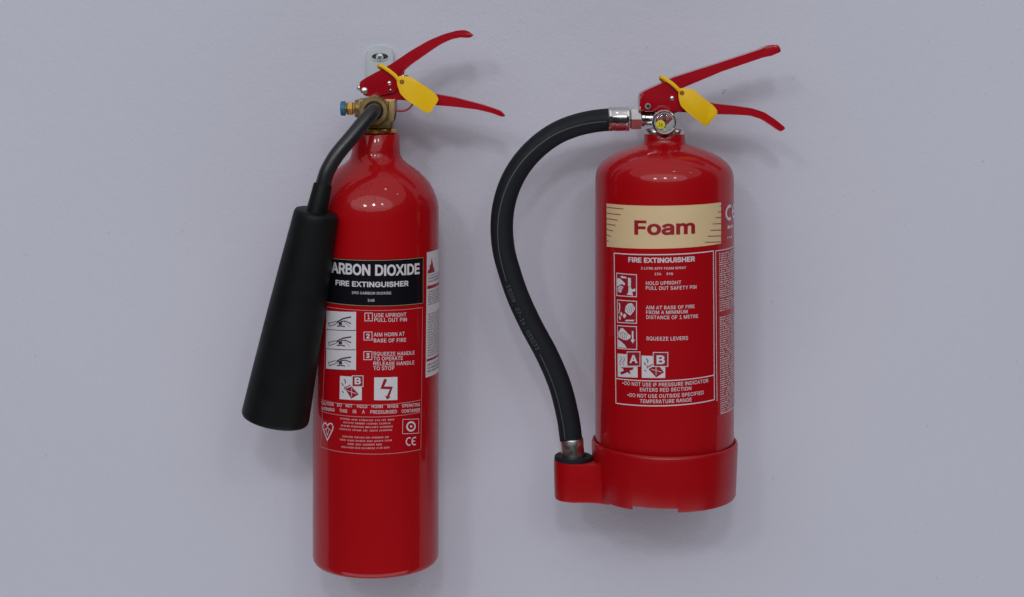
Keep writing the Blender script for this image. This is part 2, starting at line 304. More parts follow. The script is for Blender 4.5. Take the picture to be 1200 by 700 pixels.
# letter shapes of a bold grotesque, thousandths of an em: advance, outline points, triangles
GLYPHS = {
'A': (480, '105 -28 217 293 224 313 231 336 240 362 249 393 260 429 282 506 195 506 217 430 228 394 237 364 246 337 254 314 261 293 375 -28 503 -28 296 537 182 537 -24 -28 398 114 398 227 82 227 82 114 239 360 284 227 194 227 154 114 325 114', '19 23 22 23 19 0 8 18 22 19 22 18 10 3 11 3 10 2 1 2 22 2 10 22 10 9 22 8 22 9 4 12 5 5 12 13 21 20 16 16 20 15 17 7 21 21 16 17 21 14 25 13 14 21 5 13 21 6 5 21 21 7 6 11 3 24 4 5 11 10 11 5 5 6 10 9 10 6 6 7 9 8 9 7 18 8 7 7 17 18 1 22 26 12 4 24 15 20 28 20 21 25 23 0 27 22 23 26 26 23 27 25 26 27 28 25 27 20 25 28'),
'B': (456, '247 -28 287 -26 324 -19 356 -8 384 8 407 29 424 52 436 79 444 107 446 136 444 165 438 192 427 217 413 237 397 255 378 269 358 280 338 287 343 286 343 247 340 246 356 253 372 263 387 275 401 290 412 307 420 327 425 350 426 374 424 403 417 430 405 456 389 479 367 499 342 516 312 528 278 535 242 537 32 537 32 -28 153 203 247 203 265 202 280 198 292 193 303 186 312 178 318 169 323 159 326 148 327 137 325 123 320 111 312 101 298 93 276 87 244 85 153 85 153 424 239 424 264 422 282 416 293 408 301 398 306 386 308 372 307 360 304 350 300 342 293 334 285 327 276 321 265 317 252 314 237 313 153 313 343 285 343 247 379 268', '57 40 39 38 39 40 59 37 58 74 75 40 38 40 75 75 58 38 58 37 38 56 0 55 73 41 42 42 72 73 57 39 0 0 56 57 74 40 41 41 73 74 37 59 60 60 36 37 55 0 1 61 35 60 36 60 35 16 21 22 22 15 16 15 23 16 5 6 52 6 7 52 51 52 7 7 8 51 50 51 8 8 9 50 9 10 50 49 50 10 10 11 49 48 49 11 11 12 48 21 19 13 13 14 21 22 21 14 22 14 78 16 23 24 24 25 16 18 16 25 25 26 18 55 1 2 54 55 2 2 3 54 53 54 3 3 4 53 4 5 53 5 52 53 48 12 47 12 13 47 13 19 47 19 20 47 46 47 20 45 46 20 44 45 20 43 44 20 42 43 20 72 42 20 20 17 72 71 72 17 70 71 17 69 70 17 68 69 17 67 68 17 17 18 67 66 67 18 18 26 66 26 27 66 65 66 27 27 28 65 28 29 65 64 65 29 29 30 64 63 64 30 30 31 63 31 32 63 62 63 32 32 33 62 33 34 62 61 62 34 35 61 34 16 18 76 21 16 76 76 17 77 17 20 77 21 76 77 15 22 78 23 15 78'),
'C': (510, '296 -33 323 -29 349 -22 375 -12 398 1 420 16 440 34 457 54 472 76 485 101 494 128 508 188 387 188 377 153 372 141 366 130 358 120 350 111 341 103 330 97 319 91 307 87 294 84 281 82 268 81 242 83 220 90 199 100 180 115 164 133 150 157 140 184 134 217 131 254 134 292 140 324 150 352 164 375 180 394 199 409 220 419 242 426 268 428 281 427 294 425 307 422 319 418 330 412 341 406 350 398 359 389 366 379 372 368 377 356 387 320 508 320 494 381 484 408 472 433 457 455 439 475 419 493 398 508 374 521 349 531 323 538 295 542 267 544 220 540 176 528 135 507 99 480 69 446 44 406 26 360 16 309 12 254 16 199 26 149 44 103 69 62 99 28 135 1 176 -19 220 -31 267 -35', '78 79 30 30 31 78 77 78 31 31 32 77 76 77 32 32 33 76 33 34 76 75 76 34 34 35 75 74 75 35 35 36 74 73 74 36 36 37 73 72 73 37 84 26 83 26 27 83 39 40 69 40 68 69 85 24 25 44 66 43 24 85 23 67 41 42 42 43 67 43 66 67 85 25 84 26 84 25 68 40 41 41 67 68 83 27 82 27 28 82 81 82 28 80 81 28 28 29 80 79 80 29 30 79 29 72 37 38 71 72 38 70 71 38 38 39 70 39 69 70 21 1 2 20 21 2 45 46 64 65 45 64 9 10 13 12 13 10 10 11 12 55 56 54 53 54 56 56 57 53 20 2 3 19 20 3 3 4 19 18 19 4 4 5 18 17 18 5 5 6 17 16 17 6 6 7 16 15 16 7 7 8 15 14 15 8 8 9 14 9 13 14 53 57 52 57 58 52 51 52 58 58 59 51 50 51 59 59 60 50 49 50 60 60 61 49 48 49 61 61 62 48 47 48 62 62 63 47 46 47 63 64 46 63 23 85 0 22 23 0 0 1 22 1 21 22 45 65 44 66 44 65'),
'D': (502, '272 -24 321 -13 364 6 402 33 434 66 458 106 476 151 486 201 490 255 486 309 476 359 459 404 434 443 404 476 367 503 324 522 277 533 226 537 65 537 65 424 220 424 254 421 282 415 305 404 325 389 341 371 354 349 363 322 369 291 371 255 369 220 363 188 353 161 340 138 324 120 304 105 279 94 250 87 214 85 68 85 68 -28 220 -28 32 537 32 -28 153 -28 153 537 153 85 153 424', '39 19 43 42 43 19 19 18 42 41 38 44 39 43 40 40 44 39 44 38 46 20 45 47 18 19 45 0 36 37 17 21 16 22 23 15 36 0 1 1 35 36 16 21 22 22 15 16 0 37 41 38 41 37 21 17 20 45 20 17 4 5 33 32 33 5 5 6 32 31 32 6 6 7 31 30 31 7 7 8 30 8 29 30 29 8 28 8 9 28 27 28 9 9 10 27 26 27 10 10 11 26 25 26 11 11 12 25 24 25 12 12 13 24 14 24 13 35 1 2 34 35 2 2 3 34 3 4 34 4 33 34 24 14 23 15 23 14 39 44 46 19 39 47 39 46 47 45 19 47'),
'E': (419, '403 -28 403 85 153 85 153 201 383 201 383 314 153 314 153 424 400 424 400 537 32 537 32 -28', '11 2 3 10 11 3 3 6 10 6 7 10 2 11 0 0 1 2 6 3 4 4 5 6 8 9 7 10 7 9'),
'F': (410, '153 -28 153 193 374 193 374 306 153 306 153 424 397 424 397 537 32 537 32 -28', '0 1 9 1 4 9 8 9 4 6 7 5 4 1 2 2 3 4 8 4 5 5 7 8'),
'G': (520, '312 -32 353 -22 390 -6 423 16 452 44 475 77 492 114 503 156 506 199 506 284 255 284 255 171 484 195 389 235 385 178 380 156 372 137 360 120 347 107 331 96 313 88 292 83 269 81 243 83 220 90 199 100 180 115 164 134 150 157 140 184 134 217 131 254 134 292 140 324 150 352 164 375 180 394 198 409 219 419 241 426 266 428 280 427 294 425 307 422 318 417 329 412 339 405 348 397 356 388 364 378 370 366 376 354 388 321 510 321 495 381 486 407 473 431 458 453 441 473 421 491 399 507 375 520 349 530 322 538 294 542 264 544 218 540 174 528 134 507 98 480 68 446 44 405 26 360 16 309 12 254 16 199 26 149 44 103 68 63 98 29 135 1 176 -19 220 -31 269 -35 385 184', '76 77 28 28 29 76 75 76 29 29 30 75 74 75 30 30 31 74 31 32 74 73 74 32 32 33 73 72 73 33 33 34 72 71 72 34 34 35 71 70 71 35 24 25 81 37 38 67 38 66 67 21 22 83 65 40 41 23 82 83 83 22 23 40 65 39 24 81 82 82 23 24 66 38 39 39 65 66 81 25 80 25 26 80 79 80 26 78 79 26 26 27 78 77 78 27 28 77 27 70 35 36 69 70 36 68 69 36 36 37 68 37 67 68 42 43 63 64 42 63 20 0 1 19 20 1 44 45 61 61 62 44 43 44 62 63 43 62 7 8 12 8 9 12 6 7 15 7 12 15 14 15 12 12 9 13 53 54 52 19 1 2 18 19 2 2 3 18 17 18 3 3 4 17 4 5 17 16 17 5 5 6 16 6 15 16 52 54 51 54 55 51 50 51 55 55 56 50 49 50 56 56 57 49 48 49 57 57 58 48 47 48 58 58 59 47 46 47 59 59 60 46 45 46 60 61 45 60 21 83 0 0 20 21 10 11 13 42 64 41 65 41 64 13 9 10 13 11 84 12 13 84 14 12 84'),
'H': (517, '153 -28 153 204 364 204 364 -28 485 -28 485 537 364 537 364 317 153 317 153 537 32 537 32 -28', '11 0 1 10 11 1 1 8 10 8 9 10 2 3 4 4 5 2 7 2 5 5 6 7 8 1 2 2 7 8'),
'K': (467, '239 247 242 247 494 529 351 537 191 363 178 350 166 336 153 322 141 308 129 293 117 278 106 264 94 248 76 226 86 99 153 -28 153 194 152 225 153 334 153 537 32 537 32 -28 493 -23 229 356 153 260 358 -28 153 163 153 321 278 286 193 203', '20 21 13 13 21 14 20 13 12 12 11 20 9 8 18 14 21 15 13 14 16 16 17 13 12 13 17 11 12 17 20 11 10 10 9 20 9 18 20 23 0 1 25 22 1 28 2 23 2 3 23 7 24 6 5 6 23 4 5 23 26 29 16 24 7 27 20 18 19 23 3 4 14 15 26 16 14 26 11 17 10 27 8 17 8 9 17 9 10 17 17 24 27 18 8 27 1 22 28 23 1 28 0 23 24 23 6 24 0 24 29 24 17 29 17 16 29 1 0 29 25 1 29'),
'L': (393, '389 -28 389 85 153 85 153 537 32 537 32 -28', '4 5 2 2 5 0 0 1 2 4 2 3'),
'M': (628, '150 -28 150 291 150 303 150 315 150 329 149 343 149 357 149 372 149 387 148 402 148 417 148 431 147 445 146 485 72 485 91 431 97 415 103 399 108 383 113 367 118 352 124 338 128 324 133 311 137 300 141 290 144 281 267 -28 361 -28 482 281 485 290 489 300 494 312 498 325 503 339 508 354 514 369 519 385 524 401 530 417 535 433 551 485 479 485 479 443 478 429 478 414 478 399 477 384 477 369 477 355 477 341 476 327 476 314 476 302 476 291 476 -28 596 -28 596 537 457 537 326 197 323 188 319 178 316 167 312 155 307 143 303 130 299 117 295 104 291 91 287 79 284 68 269 21 359 21 345 67 342 79 338 92 334 105 330 118 326 131 322 144 318 156 314 168 310 179 307 189 303 197 171 537 32 537 32 -28 150 267 476 266 315 165', '16 15 86 15 14 86 22 21 87 21 20 87 20 19 87 19 18 87 18 17 87 86 87 17 16 86 17 26 25 87 25 24 87 24 23 87 22 87 23 19 20 7 7 8 19 18 19 8 8 9 18 17 18 9 9 10 17 16 17 10 10 11 16 15 16 11 11 12 15 12 13 15 14 15 13 83 84 64 82 63 81 63 82 64 83 64 82 64 84 65 2 1 84 3 2 84 4 3 84 5 4 84 6 5 84 26 87 0 65 84 1 25 26 1 24 25 1 1 2 24 23 24 2 2 3 23 22 23 3 3 4 22 21 22 4 4 5 21 20 21 5 5 6 20 7 20 6 13 12 85 14 13 85 86 14 85 61 79 60 79 61 80 62 80 61 78 59 79 60 79 59 54 53 59 53 52 59 52 51 59 51 50 59 50 49 59 56 57 38 39 38 57 40 39 57 57 41 40 34 33 56 35 34 56 36 35 56 37 36 56 56 38 37 30 29 56 31 30 56 32 31 56 56 33 32 35 36 48 47 48 36 36 37 47 46 47 37 37 38 46 45 46 38 38 39 45 44 45 39 39 40 44 43 44 40 42 43 40 40 41 42 56 29 55 72 28 89 29 30 54 53 54 30 30 31 53 52 53 31 31 32 52 51 52 32 32 33 51 50 51 33 33 34 50 49 50 34 34 35 49 35 48 49 43 42 58 42 41 58 41 57 58 28 72 27 71 27 72 70 71 72 72 73 70 69 70 73 73 74 69 68 69 74 74 75 68 67 68 75 75 76 67 66 67 76 76 77 66 65 66 77 77 78 65 64 65 78 78 79 64 63 64 79 79 80 63 80 62 90 26 0 88 69 68 1 68 67 1 67 66 1 66 65 1 1 26 88 69 1 88 27 71 88 71 70 88 70 69 88 29 54 89 54 59 89 59 78 89 78 77 89 77 76 89 76 75 89 75 74 89 74 73 89 73 72 89 55 29 89 59 49 48 44 43 58 58 59 44 45 44 59 46 45 59 47 46 59 48 47 59 63 80 90 81 63 90 12 11 85 6 84 7 84 85 11 11 10 84 10 9 84 9 8 84 8 7 84'),
'N': (523, '153 -28 153 291 153 301 153 314 152 329 152 346 151 364 150 385 149 407 148 430 146 486 63 474 98 412 112 388 124 367 134 348 144 332 153 316 162 302 170 289 178 275 371 -28 491 -28 491 537 371 537 371 195 371 184 371 171 371 157 371 141 372 125 373 107 374 88 375 70 380 21 456 33 430 85 421 103 412 120 403 136 395 151 387 165 379 177 373 189 367 198 152 537 32 537 32 -28 153 318 371 191', '46 47 11 14 13 47 13 12 47 11 47 12 13 14 7 7 8 13 12 13 8 8 9 12 9 10 12 11 12 10 17 18 4 5 4 18 18 19 5 6 5 19 19 20 6 14 47 1 15 14 1 16 15 1 1 2 16 2 3 16 4 5 16 15 16 5 5 6 15 14 15 6 7 14 6 11 10 45 46 11 45 27 26 44 35 22 23 35 23 36 37 36 23 38 37 23 35 36 34 33 34 36 38 23 39 40 39 23 41 40 23 22 35 21 35 34 21 33 36 32 36 37 32 31 32 37 37 38 31 30 31 38 38 39 30 29 30 39 39 40 29 28 29 40 40 41 28 27 28 41 41 42 27 26 27 42 43 26 42 25 43 42 42 41 25 41 23 25 30 29 20 29 28 20 28 27 20 27 44 20 47 0 1 16 3 48 4 16 48 17 4 48 34 33 21 31 30 20 20 21 33 33 32 20 32 31 20 25 23 24 26 43 49 44 26 49 6 20 44 45 10 44 10 9 44 9 8 44 8 7 44 7 6 44'),
'O': (533, '314 -31 358 -19 398 1 434 28 465 62 489 103 507 149 518 199 521 254 518 309 507 360 489 406 465 446 434 480 398 507 358 528 314 540 267 544 220 540 176 528 136 507 100 480 69 446 45 406 27 360 16 309 12 254 16 199 27 149 45 103 69 62 100 28 136 1 176 -19 220 -31 267 -35 242 83 220 89 199 100 181 114 164 133 151 156 140 184 134 217 131 254 134 292 140 324 151 352 164 376 181 394 199 409 220 419 242 426 267 428 291 426 314 419 334 409 353 395 369 376 383 353 393 325 400 292 402 254 400 217 393 184 383 156 369 133 353 114 334 100 314 89 291 83 267 81', '27 28 42 42 43 27 26 27 43 43 44 26 44 45 26 25 26 45 45 46 25 24 25 46 35 36 34 37 34 36 51 52 18 52 17 18 34 37 33 38 33 37 50 51 19 51 18 19 33 38 32 38 39 32 31 32 39 30 31 39 39 40 30 29 30 40 40 41 29 28 29 41 42 28 41 24 46 47 23 24 47 47 48 23 22 23 48 48 49 22 21 22 49 20 21 49 49 50 20 50 19 20 0 69 70 55 16 54 69 0 1 68 69 1 56 15 55 16 55 15 6 7 64 63 64 7 7 8 63 62 63 8 61 62 8 8 9 61 60 61 9 9 10 60 68 1 2 67 68 2 2 3 67 3 4 67 66 67 4 4 5 66 65 66 5 5 6 65 6 64 65 60 10 59 10 11 59 58 59 11 11 12 58 57 58 12 12 13 57 13 14 57 56 57 14 15 56 14 0 70 35 70 71 35 36 35 71 17 52 53 53 54 17 54 16 17'),
'P': (445, '153 -28 153 424 231 424 253 423 270 419 284 414 294 407 302 399 308 389 312 377 315 363 316 348 315 332 312 318 308 306 302 296 294 288 284 281 271 275 254 272 232 270 81 270 81 158 236 158 276 160 313 169 346 183 374 202 397 225 415 252 427 282 434 314 437 348 434 381 427 413 415 443 397 470 374 493 346 512 313 526 276 534 236 537 32 537 32 -28 153 270 153 158', '0 22 43 22 21 43 42 43 21 3 41 2 1 2 41 42 21 1 1 41 42 24 18 19 24 19 23 20 23 19 4 40 3 41 3 40 28 29 14 29 30 14 13 14 30 30 31 13 12 13 31 31 32 12 11 12 32 10 11 32 32 33 10 9 10 33 33 34 9 8 9 34 34 35 8 35 36 8 18 24 25 17 18 25 25 26 17 16 17 26 26 27 16 15 16 27 27 28 15 28 14 15 8 36 7 36 37 7 6 7 37 37 38 6 5 6 38 38 39 5 4 5 39 40 4 39 1 21 44 23 20 44 22 0 45 21 22 44 44 22 45 23 44 45'),
'Q': (533, '309 29 323 10 387 -76 514 -70 406 81 392 101 327 187 200 182 314 -31 358 -19 398 1 434 28 465 62 489 103 507 149 518 199 521 254 518 309 507 360 489 406 465 446 434 480 398 507 358 528 314 540 267 544 220 540 176 528 136 507 100 480 69 446 45 406 27 360 16 309 12 254 16 199 27 149 45 103 69 62 100 28 136 1 176 -19 220 -31 267 -35 242 83 220 89 199 100 181 114 164 133 151 156 140 184 134 217 131 254 134 292 140 324 151 352 164 376 181 394 199 409 220 419 242 426 267 428 291 426 314 419 334 409 353 395 369 376 383 353 393 325 400 292 402 254 400 217 393 184 383 156 369 133 353 114 334 100 314 89 291 83 267 81 347 -22 440 34 369 132 271 81', '36 37 49 49 50 36 35 36 50 50 51 35 34 35 51 51 52 34 52 53 34 33 34 53 53 54 33 32 33 54 54 55 32 31 32 55 45 42 44 44 42 43 61 25 60 42 45 41 46 41 45 27 58 59 26 27 59 59 60 26 60 25 26 41 46 40 46 47 40 39 40 47 38 39 47 47 48 38 37 38 48 49 37 48 31 55 56 30 31 56 56 57 30 29 30 57 28 29 57 57 58 28 58 27 28 1 76 0 77 0 76 76 6 77 62 63 24 5 73 74 5 75 76 6 76 75 63 64 23 24 63 23 11 4 10 11 10 3 12 13 4 14 15 72 71 72 15 15 16 71 70 71 16 69 70 16 16 17 69 68 69 17 17 18 68 3 10 2 9 2 10 1 9 10 10 4 1 76 1 4 5 76 4 4 13 5 73 5 13 13 14 73 14 72 73 68 18 67 18 19 67 66 67 19 19 20 66 65 66 20 20 21 65 21 22 65 64 65 22 23 64 22 8 1 43 1 0 43 44 43 0 79 44 0 0 77 78 77 6 78 25 61 62 62 24 25 2 9 80 11 3 81 6 75 82 78 6 7 7 83 78 1 8 80 9 1 80 4 11 81 12 4 81 5 74 82 75 5 82 0 78 83 79 0 83'),
'R': (449, '153 -28 153 424 232 424 254 423 272 419 285 414 295 408 303 401 309 392 313 381 316 367 317 352 316 337 313 324 309 314 303 305 296 298 286 292 272 287 255 284 233 283 68 283 68 170 237 170 276 172 313 179 345 192 374 210 397 232 415 258 428 287 435 318 437 352 435 386 428 417 415 447 397 473 374 495 346 514 313 527 277 534 237 537 32 537 32 -28 471 -26 319 257 187 255 336 -28 153 283 153 170 352 196 232 170', '22 43 0 43 22 21 42 43 21 21 1 42 3 41 2 2 41 1 42 1 41 4 40 3 41 3 40 47 26 25 26 45 25 26 47 44 50 27 45 27 28 45 28 29 45 14 45 29 29 30 14 13 14 30 30 31 13 12 13 31 31 32 12 11 12 32 10 11 32 32 33 10 9 10 33 33 34 9 34 35 9 24 23 47 47 25 24 25 45 24 20 46 19 18 19 45 17 18 45 16 17 45 15 16 45 45 14 15 9 35 8 35 36 8 7 8 36 36 37 7 6 7 37 37 38 6 5 6 38 38 39 5 4 5 39 40 4 39 1 21 48 46 20 48 22 0 49 21 22 48 48 22 49 46 48 49 49 51 46 26 44 50 45 26 50 46 23 24 24 45 46 45 19 46 23 46 51 47 23 51'),
'S': (447, '264 -35 301 -27 335 -15 365 2 390 23 410 48 425 76 434 107 436 138 435 165 429 189 419 211 407 230 392 246 375 260 358 272 340 281 322 289 304 296 288 302 272 306 220 320 207 324 194 329 181 334 169 339 159 346 152 353 147 359 144 366 143 376 144 385 147 394 152 402 158 409 167 416 178 422 192 427 207 429 225 430 249 428 269 423 286 414 298 403 305 391 315 350 433 350 425 410 415 439 400 465 380 488 356 507 328 523 297 535 263 541 227 544 191 541 158 535 126 523 97 508 73 488 52 464 36 436 27 405 24 372 28 333 43 298 67 269 97 245 134 227 175 213 237 195 255 190 270 185 284 179 295 173 304 167 310 161 314 155 316 149 317 139 316 128 313 118 307 109 299 100 288 93 275 86 260 81 243 78 224 77 207 78 191 81 176 85 164 91 153 98 145 106 139 115 135 126 128 165 6 165 15 102 25 72 41 44 62 20 87 -1 116 -16 149 -28 185 -35 224 -37', '102 103 95 95 96 102 101 102 96 96 97 101 100 101 97 97 98 100 99 100 98 64 65 29 29 30 64 63 64 30 30 31 63 62 63 31 31 32 62 61 62 32 108 89 90 108 90 107 91 107 90 56 37 38 107 91 106 92 106 91 21 22 70 22 23 70 36 37 57 37 56 57 106 92 105 92 93 105 104 105 93 93 94 104 103 104 94 95 103 94 70 23 69 23 24 69 24 25 69 68 69 25 25 26 68 67 68 26 26 27 67 27 28 67 66 67 28 65 66 28 29 65 28 61 32 33 60 61 33 33 34 60 59 60 34 34 35 59 58 59 35 35 36 58 36 57 58 87 88 0 71 72 20 55 40 54 87 0 1 86 87 1 72 73 18 18 19 72 20 72 19 40 41 53 54 40 53 6 7 81 80 81 7 7 8 80 8 9 80 79 80 9 9 10 79 78 79 10 10 11 78 11 12 78 46 47 45 86 1 2 85 86 2 2 3 85 84 85 3 3 4 84 83 84 4 4 5 83 82 83 5 5 6 82 6 81 82 78 12 77 12 13 77 76 77 13 13 14 76 14 15 76 75 76 15 15 16 75 74 75 16 16 17 74 73 74 17 18 73 17 45 47 44 47 48 44 48 49 44 43 44 49 49 50 43 42 43 50 50 51 42 51 52 42 41 42 52 53 41 52 0 88 108 89 108 88 21 70 71 71 20 21 40 55 39 38 39 55 56 38 55'),
'T': (449, '165 424 165 -28 285 -28 285 424 445 424 445 537 4 537 4 424', '6 7 0 4 5 3 0 1 2 2 3 0 3 5 0 6 0 5'),
'U': (517, '301 -33 341 -25 376 -10 408 11 435 36 457 65 473 99 482 135 485 172 485 537 365 537 365 179 363 159 359 142 352 127 343 113 331 102 317 93 301 86 281 81 259 80 236 81 217 86 200 93 186 102 175 113 165 127 158 142 154 159 152 179 152 537 32 537 32 172 35 135 45 99 61 65 82 36 109 11 141 -10 177 -25 216 -33 259 -36', '31 32 29 29 30 31 41 21 40 21 22 40 40 22 39 22 23 39 39 23 38 23 24 38 37 38 24 24 25 37 36 37 25 25 26 36 35 36 26 34 35 26 26 27 34 33 34 27 27 28 33 32 33 28 29 32 28 0 18 19 18 0 1 17 18 1 7 8 12 11 12 8 8 9 11 10 11 9 17 1 2 16 17 2 2 3 16 15 16 3 3 4 15 14 15 4 4 5 14 5 6 14 13 14 6 6 7 13 7 12 13 0 19 41 19 20 41 21 41 20'),
'V': (480, '298 -28 503 537 375 537 263 215 257 196 249 173 240 147 231 116 220 79 197 3 285 3 263 79 252 115 242 146 233 173 225 196 219 216 104 537 -24 537 184 -28 241 149', '19 9 16 19 16 18 17 18 16 14 7 6 15 8 7 7 14 15 16 9 8 8 15 16 4 12 11 5 13 12 12 4 5 0 1 10 3 10 1 1 2 3 10 3 11 4 11 3 9 19 0 0 10 9 10 11 9 8 9 11 11 12 8 7 8 12 12 13 7 6 7 13 13 5 20 14 6 20'),
'W': (686, '252 -28 345 316 351 340 357 365 362 389 367 414 372 441 383 503 303 503 313 440 319 412 324 386 329 361 335 338 341 316 434 -28 552 -28 706 537 582 537 496 203 491 186 487 169 483 152 479 135 475 117 471 99 468 81 464 63 454 12 531 12 521 63 517 82 514 100 510 117 506 135 502 152 498 169 493 186 489 203 401 537 285 537 197 203 193 186 188 169 184 152 180 135 176 117 172 99 169 81 165 63 155 12 230 12 221 63 218 81 214 99 210 117 207 134 203 152 199 169 195 186 190 203 104 537 -20 537 134 -28 343 308 492 190 194 190', '63 50 49 49 48 63 62 63 48 48 47 62 47 46 62 43 60 44 45 44 60 58 41 59 59 41 66 43 44 58 58 59 43 59 42 43 60 43 42 62 46 45 45 60 62 61 62 60 50 63 0 0 51 50 49 50 51 51 52 49 52 53 49 48 49 53 53 54 48 47 48 54 54 55 47 46 47 55 55 56 46 45 46 56 56 57 45 44 45 57 58 44 57 57 14 58 41 58 14 14 13 41 13 12 41 23 22 1 38 21 20 19 36 35 35 34 19 35 36 21 20 21 36 37 20 36 36 19 37 29 16 30 16 17 30 31 30 17 32 31 17 33 32 17 33 17 34 19 34 17 17 18 19 16 29 15 28 15 29 29 30 28 27 28 30 26 27 30 30 31 26 25 26 31 31 32 25 24 25 32 32 33 24 23 24 33 33 34 23 22 23 34 34 35 22 35 21 22 1 22 21 21 38 1 2 1 38 3 2 38 0 64 52 13 14 1 1 2 13 12 13 2 2 3 12 11 12 3 3 4 11 10 11 4 4 5 10 9 10 5 5 6 9 8 9 6 6 7 8 40 8 7 7 39 40 51 0 52 24 23 1 25 24 1 1 14 64 14 57 64 57 56 64 56 55 64 55 54 64 54 53 64 53 52 64 15 28 27 25 1 64 64 15 27 27 26 64 26 25 64 37 19 65 38 20 65 39 7 6 4 3 38 38 39 6 6 5 38 5 4 38 12 11 41 8 40 9 40 41 9 10 9 41 11 10 41 42 59 66 60 42 66'),
'X': (474, '106 -28 205 113 214 127 222 139 230 150 237 161 243 172 250 182 256 193 262 205 288 257 187 257 213 205 219 193 225 182 232 171 238 160 245 150 252 139 260 127 269 114 367 -28 500 -23 244 335 244 191 491 532 359 537 275 416 265 402 256 388 248 376 241 365 234 354 228 342 221 331 215 318 189 266 287 266 261 319 254 331 248 343 241 354 235 365 228 376 220 388 211 402 201 416 119 537 -15 532 232 188 232 332 -27 -23 237 162 244 257 279 240 296 263 244 266 273 295 238 360 197 237 232 257 232 266 199 287 180 261', '1 12 59 12 2 13 2 12 1 45 46 35 51 0 1 35 46 62 47 48 46 44 34 33 33 43 44 15 4 5 14 3 4 4 15 14 15 49 14 33 34 50 43 33 32 32 42 43 13 2 3 3 14 13 14 49 13 12 13 49 50 34 35 45 35 34 34 44 45 7 18 8 18 7 17 6 16 17 17 7 6 7 8 24 39 40 23 40 30 41 31 41 30 20 9 19 25 27 38 25 26 27 21 22 20 9 20 54 28 38 27 8 18 19 19 9 8 24 8 9 39 23 38 38 28 39 28 29 39 40 39 29 30 40 29 15 5 52 49 15 6 6 7 49 7 24 49 59 12 49 33 50 23 23 40 33 32 33 40 40 41 32 6 15 52 16 6 52 60 53 56 10 37 53 56 53 37 9 54 24 10 53 54 53 24 54 55 57 37 10 54 55 37 10 55 20 22 55 55 54 20 57 55 38 25 38 55 41 31 58 23 50 56 37 23 56 23 37 57 38 23 57 32 41 58 42 32 58 51 1 59 53 60 24 11 59 60 59 49 60 49 24 60 36 11 60 61 36 60 56 61 60 35 62 50 61 56 50 36 61 62 61 50 62 59 11 63 36 62 63 11 36 63 46 48 63 63 62 46 51 59 63'),
'Y': (472, '296 -28 296 200 499 533 365 537 256 359 246 341 236 323 226 306 217 287 207 265 182 202 291 202 266 264 257 286 247 305 237 323 227 341 216 359 107 537 -28 533 175 200 175 -28 236 324', '20 21 10 17 9 8 16 7 6 17 8 7 7 16 17 20 10 9 19 20 9 9 17 19 18 19 17 4 14 13 5 15 14 14 4 5 11 0 1 12 11 1 1 2 12 4 13 12 12 2 4 2 3 4 10 21 0 0 11 10 11 12 10 9 10 12 12 13 9 8 9 13 13 14 8 7 8 14 14 15 7 6 7 15 15 5 22 16 6 22'),
'Z': (438, '427 -28 427 85 214 85 193 85 172 85 152 84 131 84 110 83 52 80 89 -17 132 32 144 48 156 64 168 80 180 96 192 113 425 453 425 537 12 537 12 424 223 424 244 424 265 424 286 424 307 425 328 425 386 428 349 525 307 478 295 463 284 447 272 432 261 416 250 401 14 55 14 -28 172 85 267 424', '8 9 10 10 7 8 34 35 9 9 8 34 12 13 5 12 11 2 2 3 12 13 12 3 3 4 13 14 15 5 2 11 10 7 10 11 6 7 11 11 12 6 12 5 6 5 15 6 7 6 15 31 22 37 23 30 31 32 33 23 22 31 21 31 30 21 20 21 30 30 29 20 28 25 26 27 28 26 26 16 27 16 17 27 25 24 33 23 33 24 30 23 24 29 30 24 24 25 29 25 28 29 20 29 28 9 35 0 10 9 0 2 10 0 0 1 2 18 19 20 20 28 18 28 27 18 27 17 18 5 13 36 14 5 36 25 33 15 16 26 15 26 25 15 23 31 37 32 23 37 7 15 33 34 8 33 8 7 33'),
'1': (453, '419 -28 419 83 48 83 48 -28 189 537 58 441 63 313 218 420 184 420 184 -28 304 -28 304 537 184 397 184 83 304 83', '2 3 9 6 8 5 0 1 10 4 7 11 10 1 14 2 9 13 8 6 12 7 4 8 5 8 4 7 8 12 9 10 13 14 13 10 12 13 14 11 7 14 7 12 14'),
'2': (453, '417 -28 417 85 181 85 181 49 287 160 315 190 339 217 358 242 374 264 387 286 397 308 404 329 408 350 409 373 406 403 398 433 385 460 367 484 345 505 319 521 290 534 259 541 225 544 191 541 159 534 130 521 103 504 81 482 62 457 48 428 40 396 35 334 153 334 156 377 159 389 164 400 170 409 177 417 186 423 197 427 209 430 224 431 238 431 250 428 261 424 270 418 278 411 284 404 288 395 291 384 292 371 291 360 289 349 285 338 279 326 271 314 260 300 247 284 232 267 214 248 36 59 36 -28 215 85', '32 33 31 30 31 33 33 34 30 29 30 34 28 29 34 34 35 28 27 28 35 35 36 27 36 26 27 23 39 40 22 41 42 43 21 42 22 42 21 41 22 40 23 40 22 60 61 3 3 2 60 2 59 60 26 36 37 25 26 37 37 38 25 24 25 38 38 39 24 39 23 24 7 8 55 54 55 8 8 9 54 53 54 9 9 10 53 52 53 10 10 11 52 51 52 11 11 12 51 50 51 12 12 13 50 49 50 13 13 14 49 14 15 49 48 49 15 15 16 48 47 48 16 16 17 47 46 47 17 17 18 46 45 46 18 18 19 45 44 45 19 20 44 19 3 61 0 0 1 3 59 2 4 4 5 59 58 59 5 57 58 5 5 6 57 56 57 6 6 7 56 7 55 56 44 20 43 21 43 20 3 1 62 2 3 62 4 2 62'),
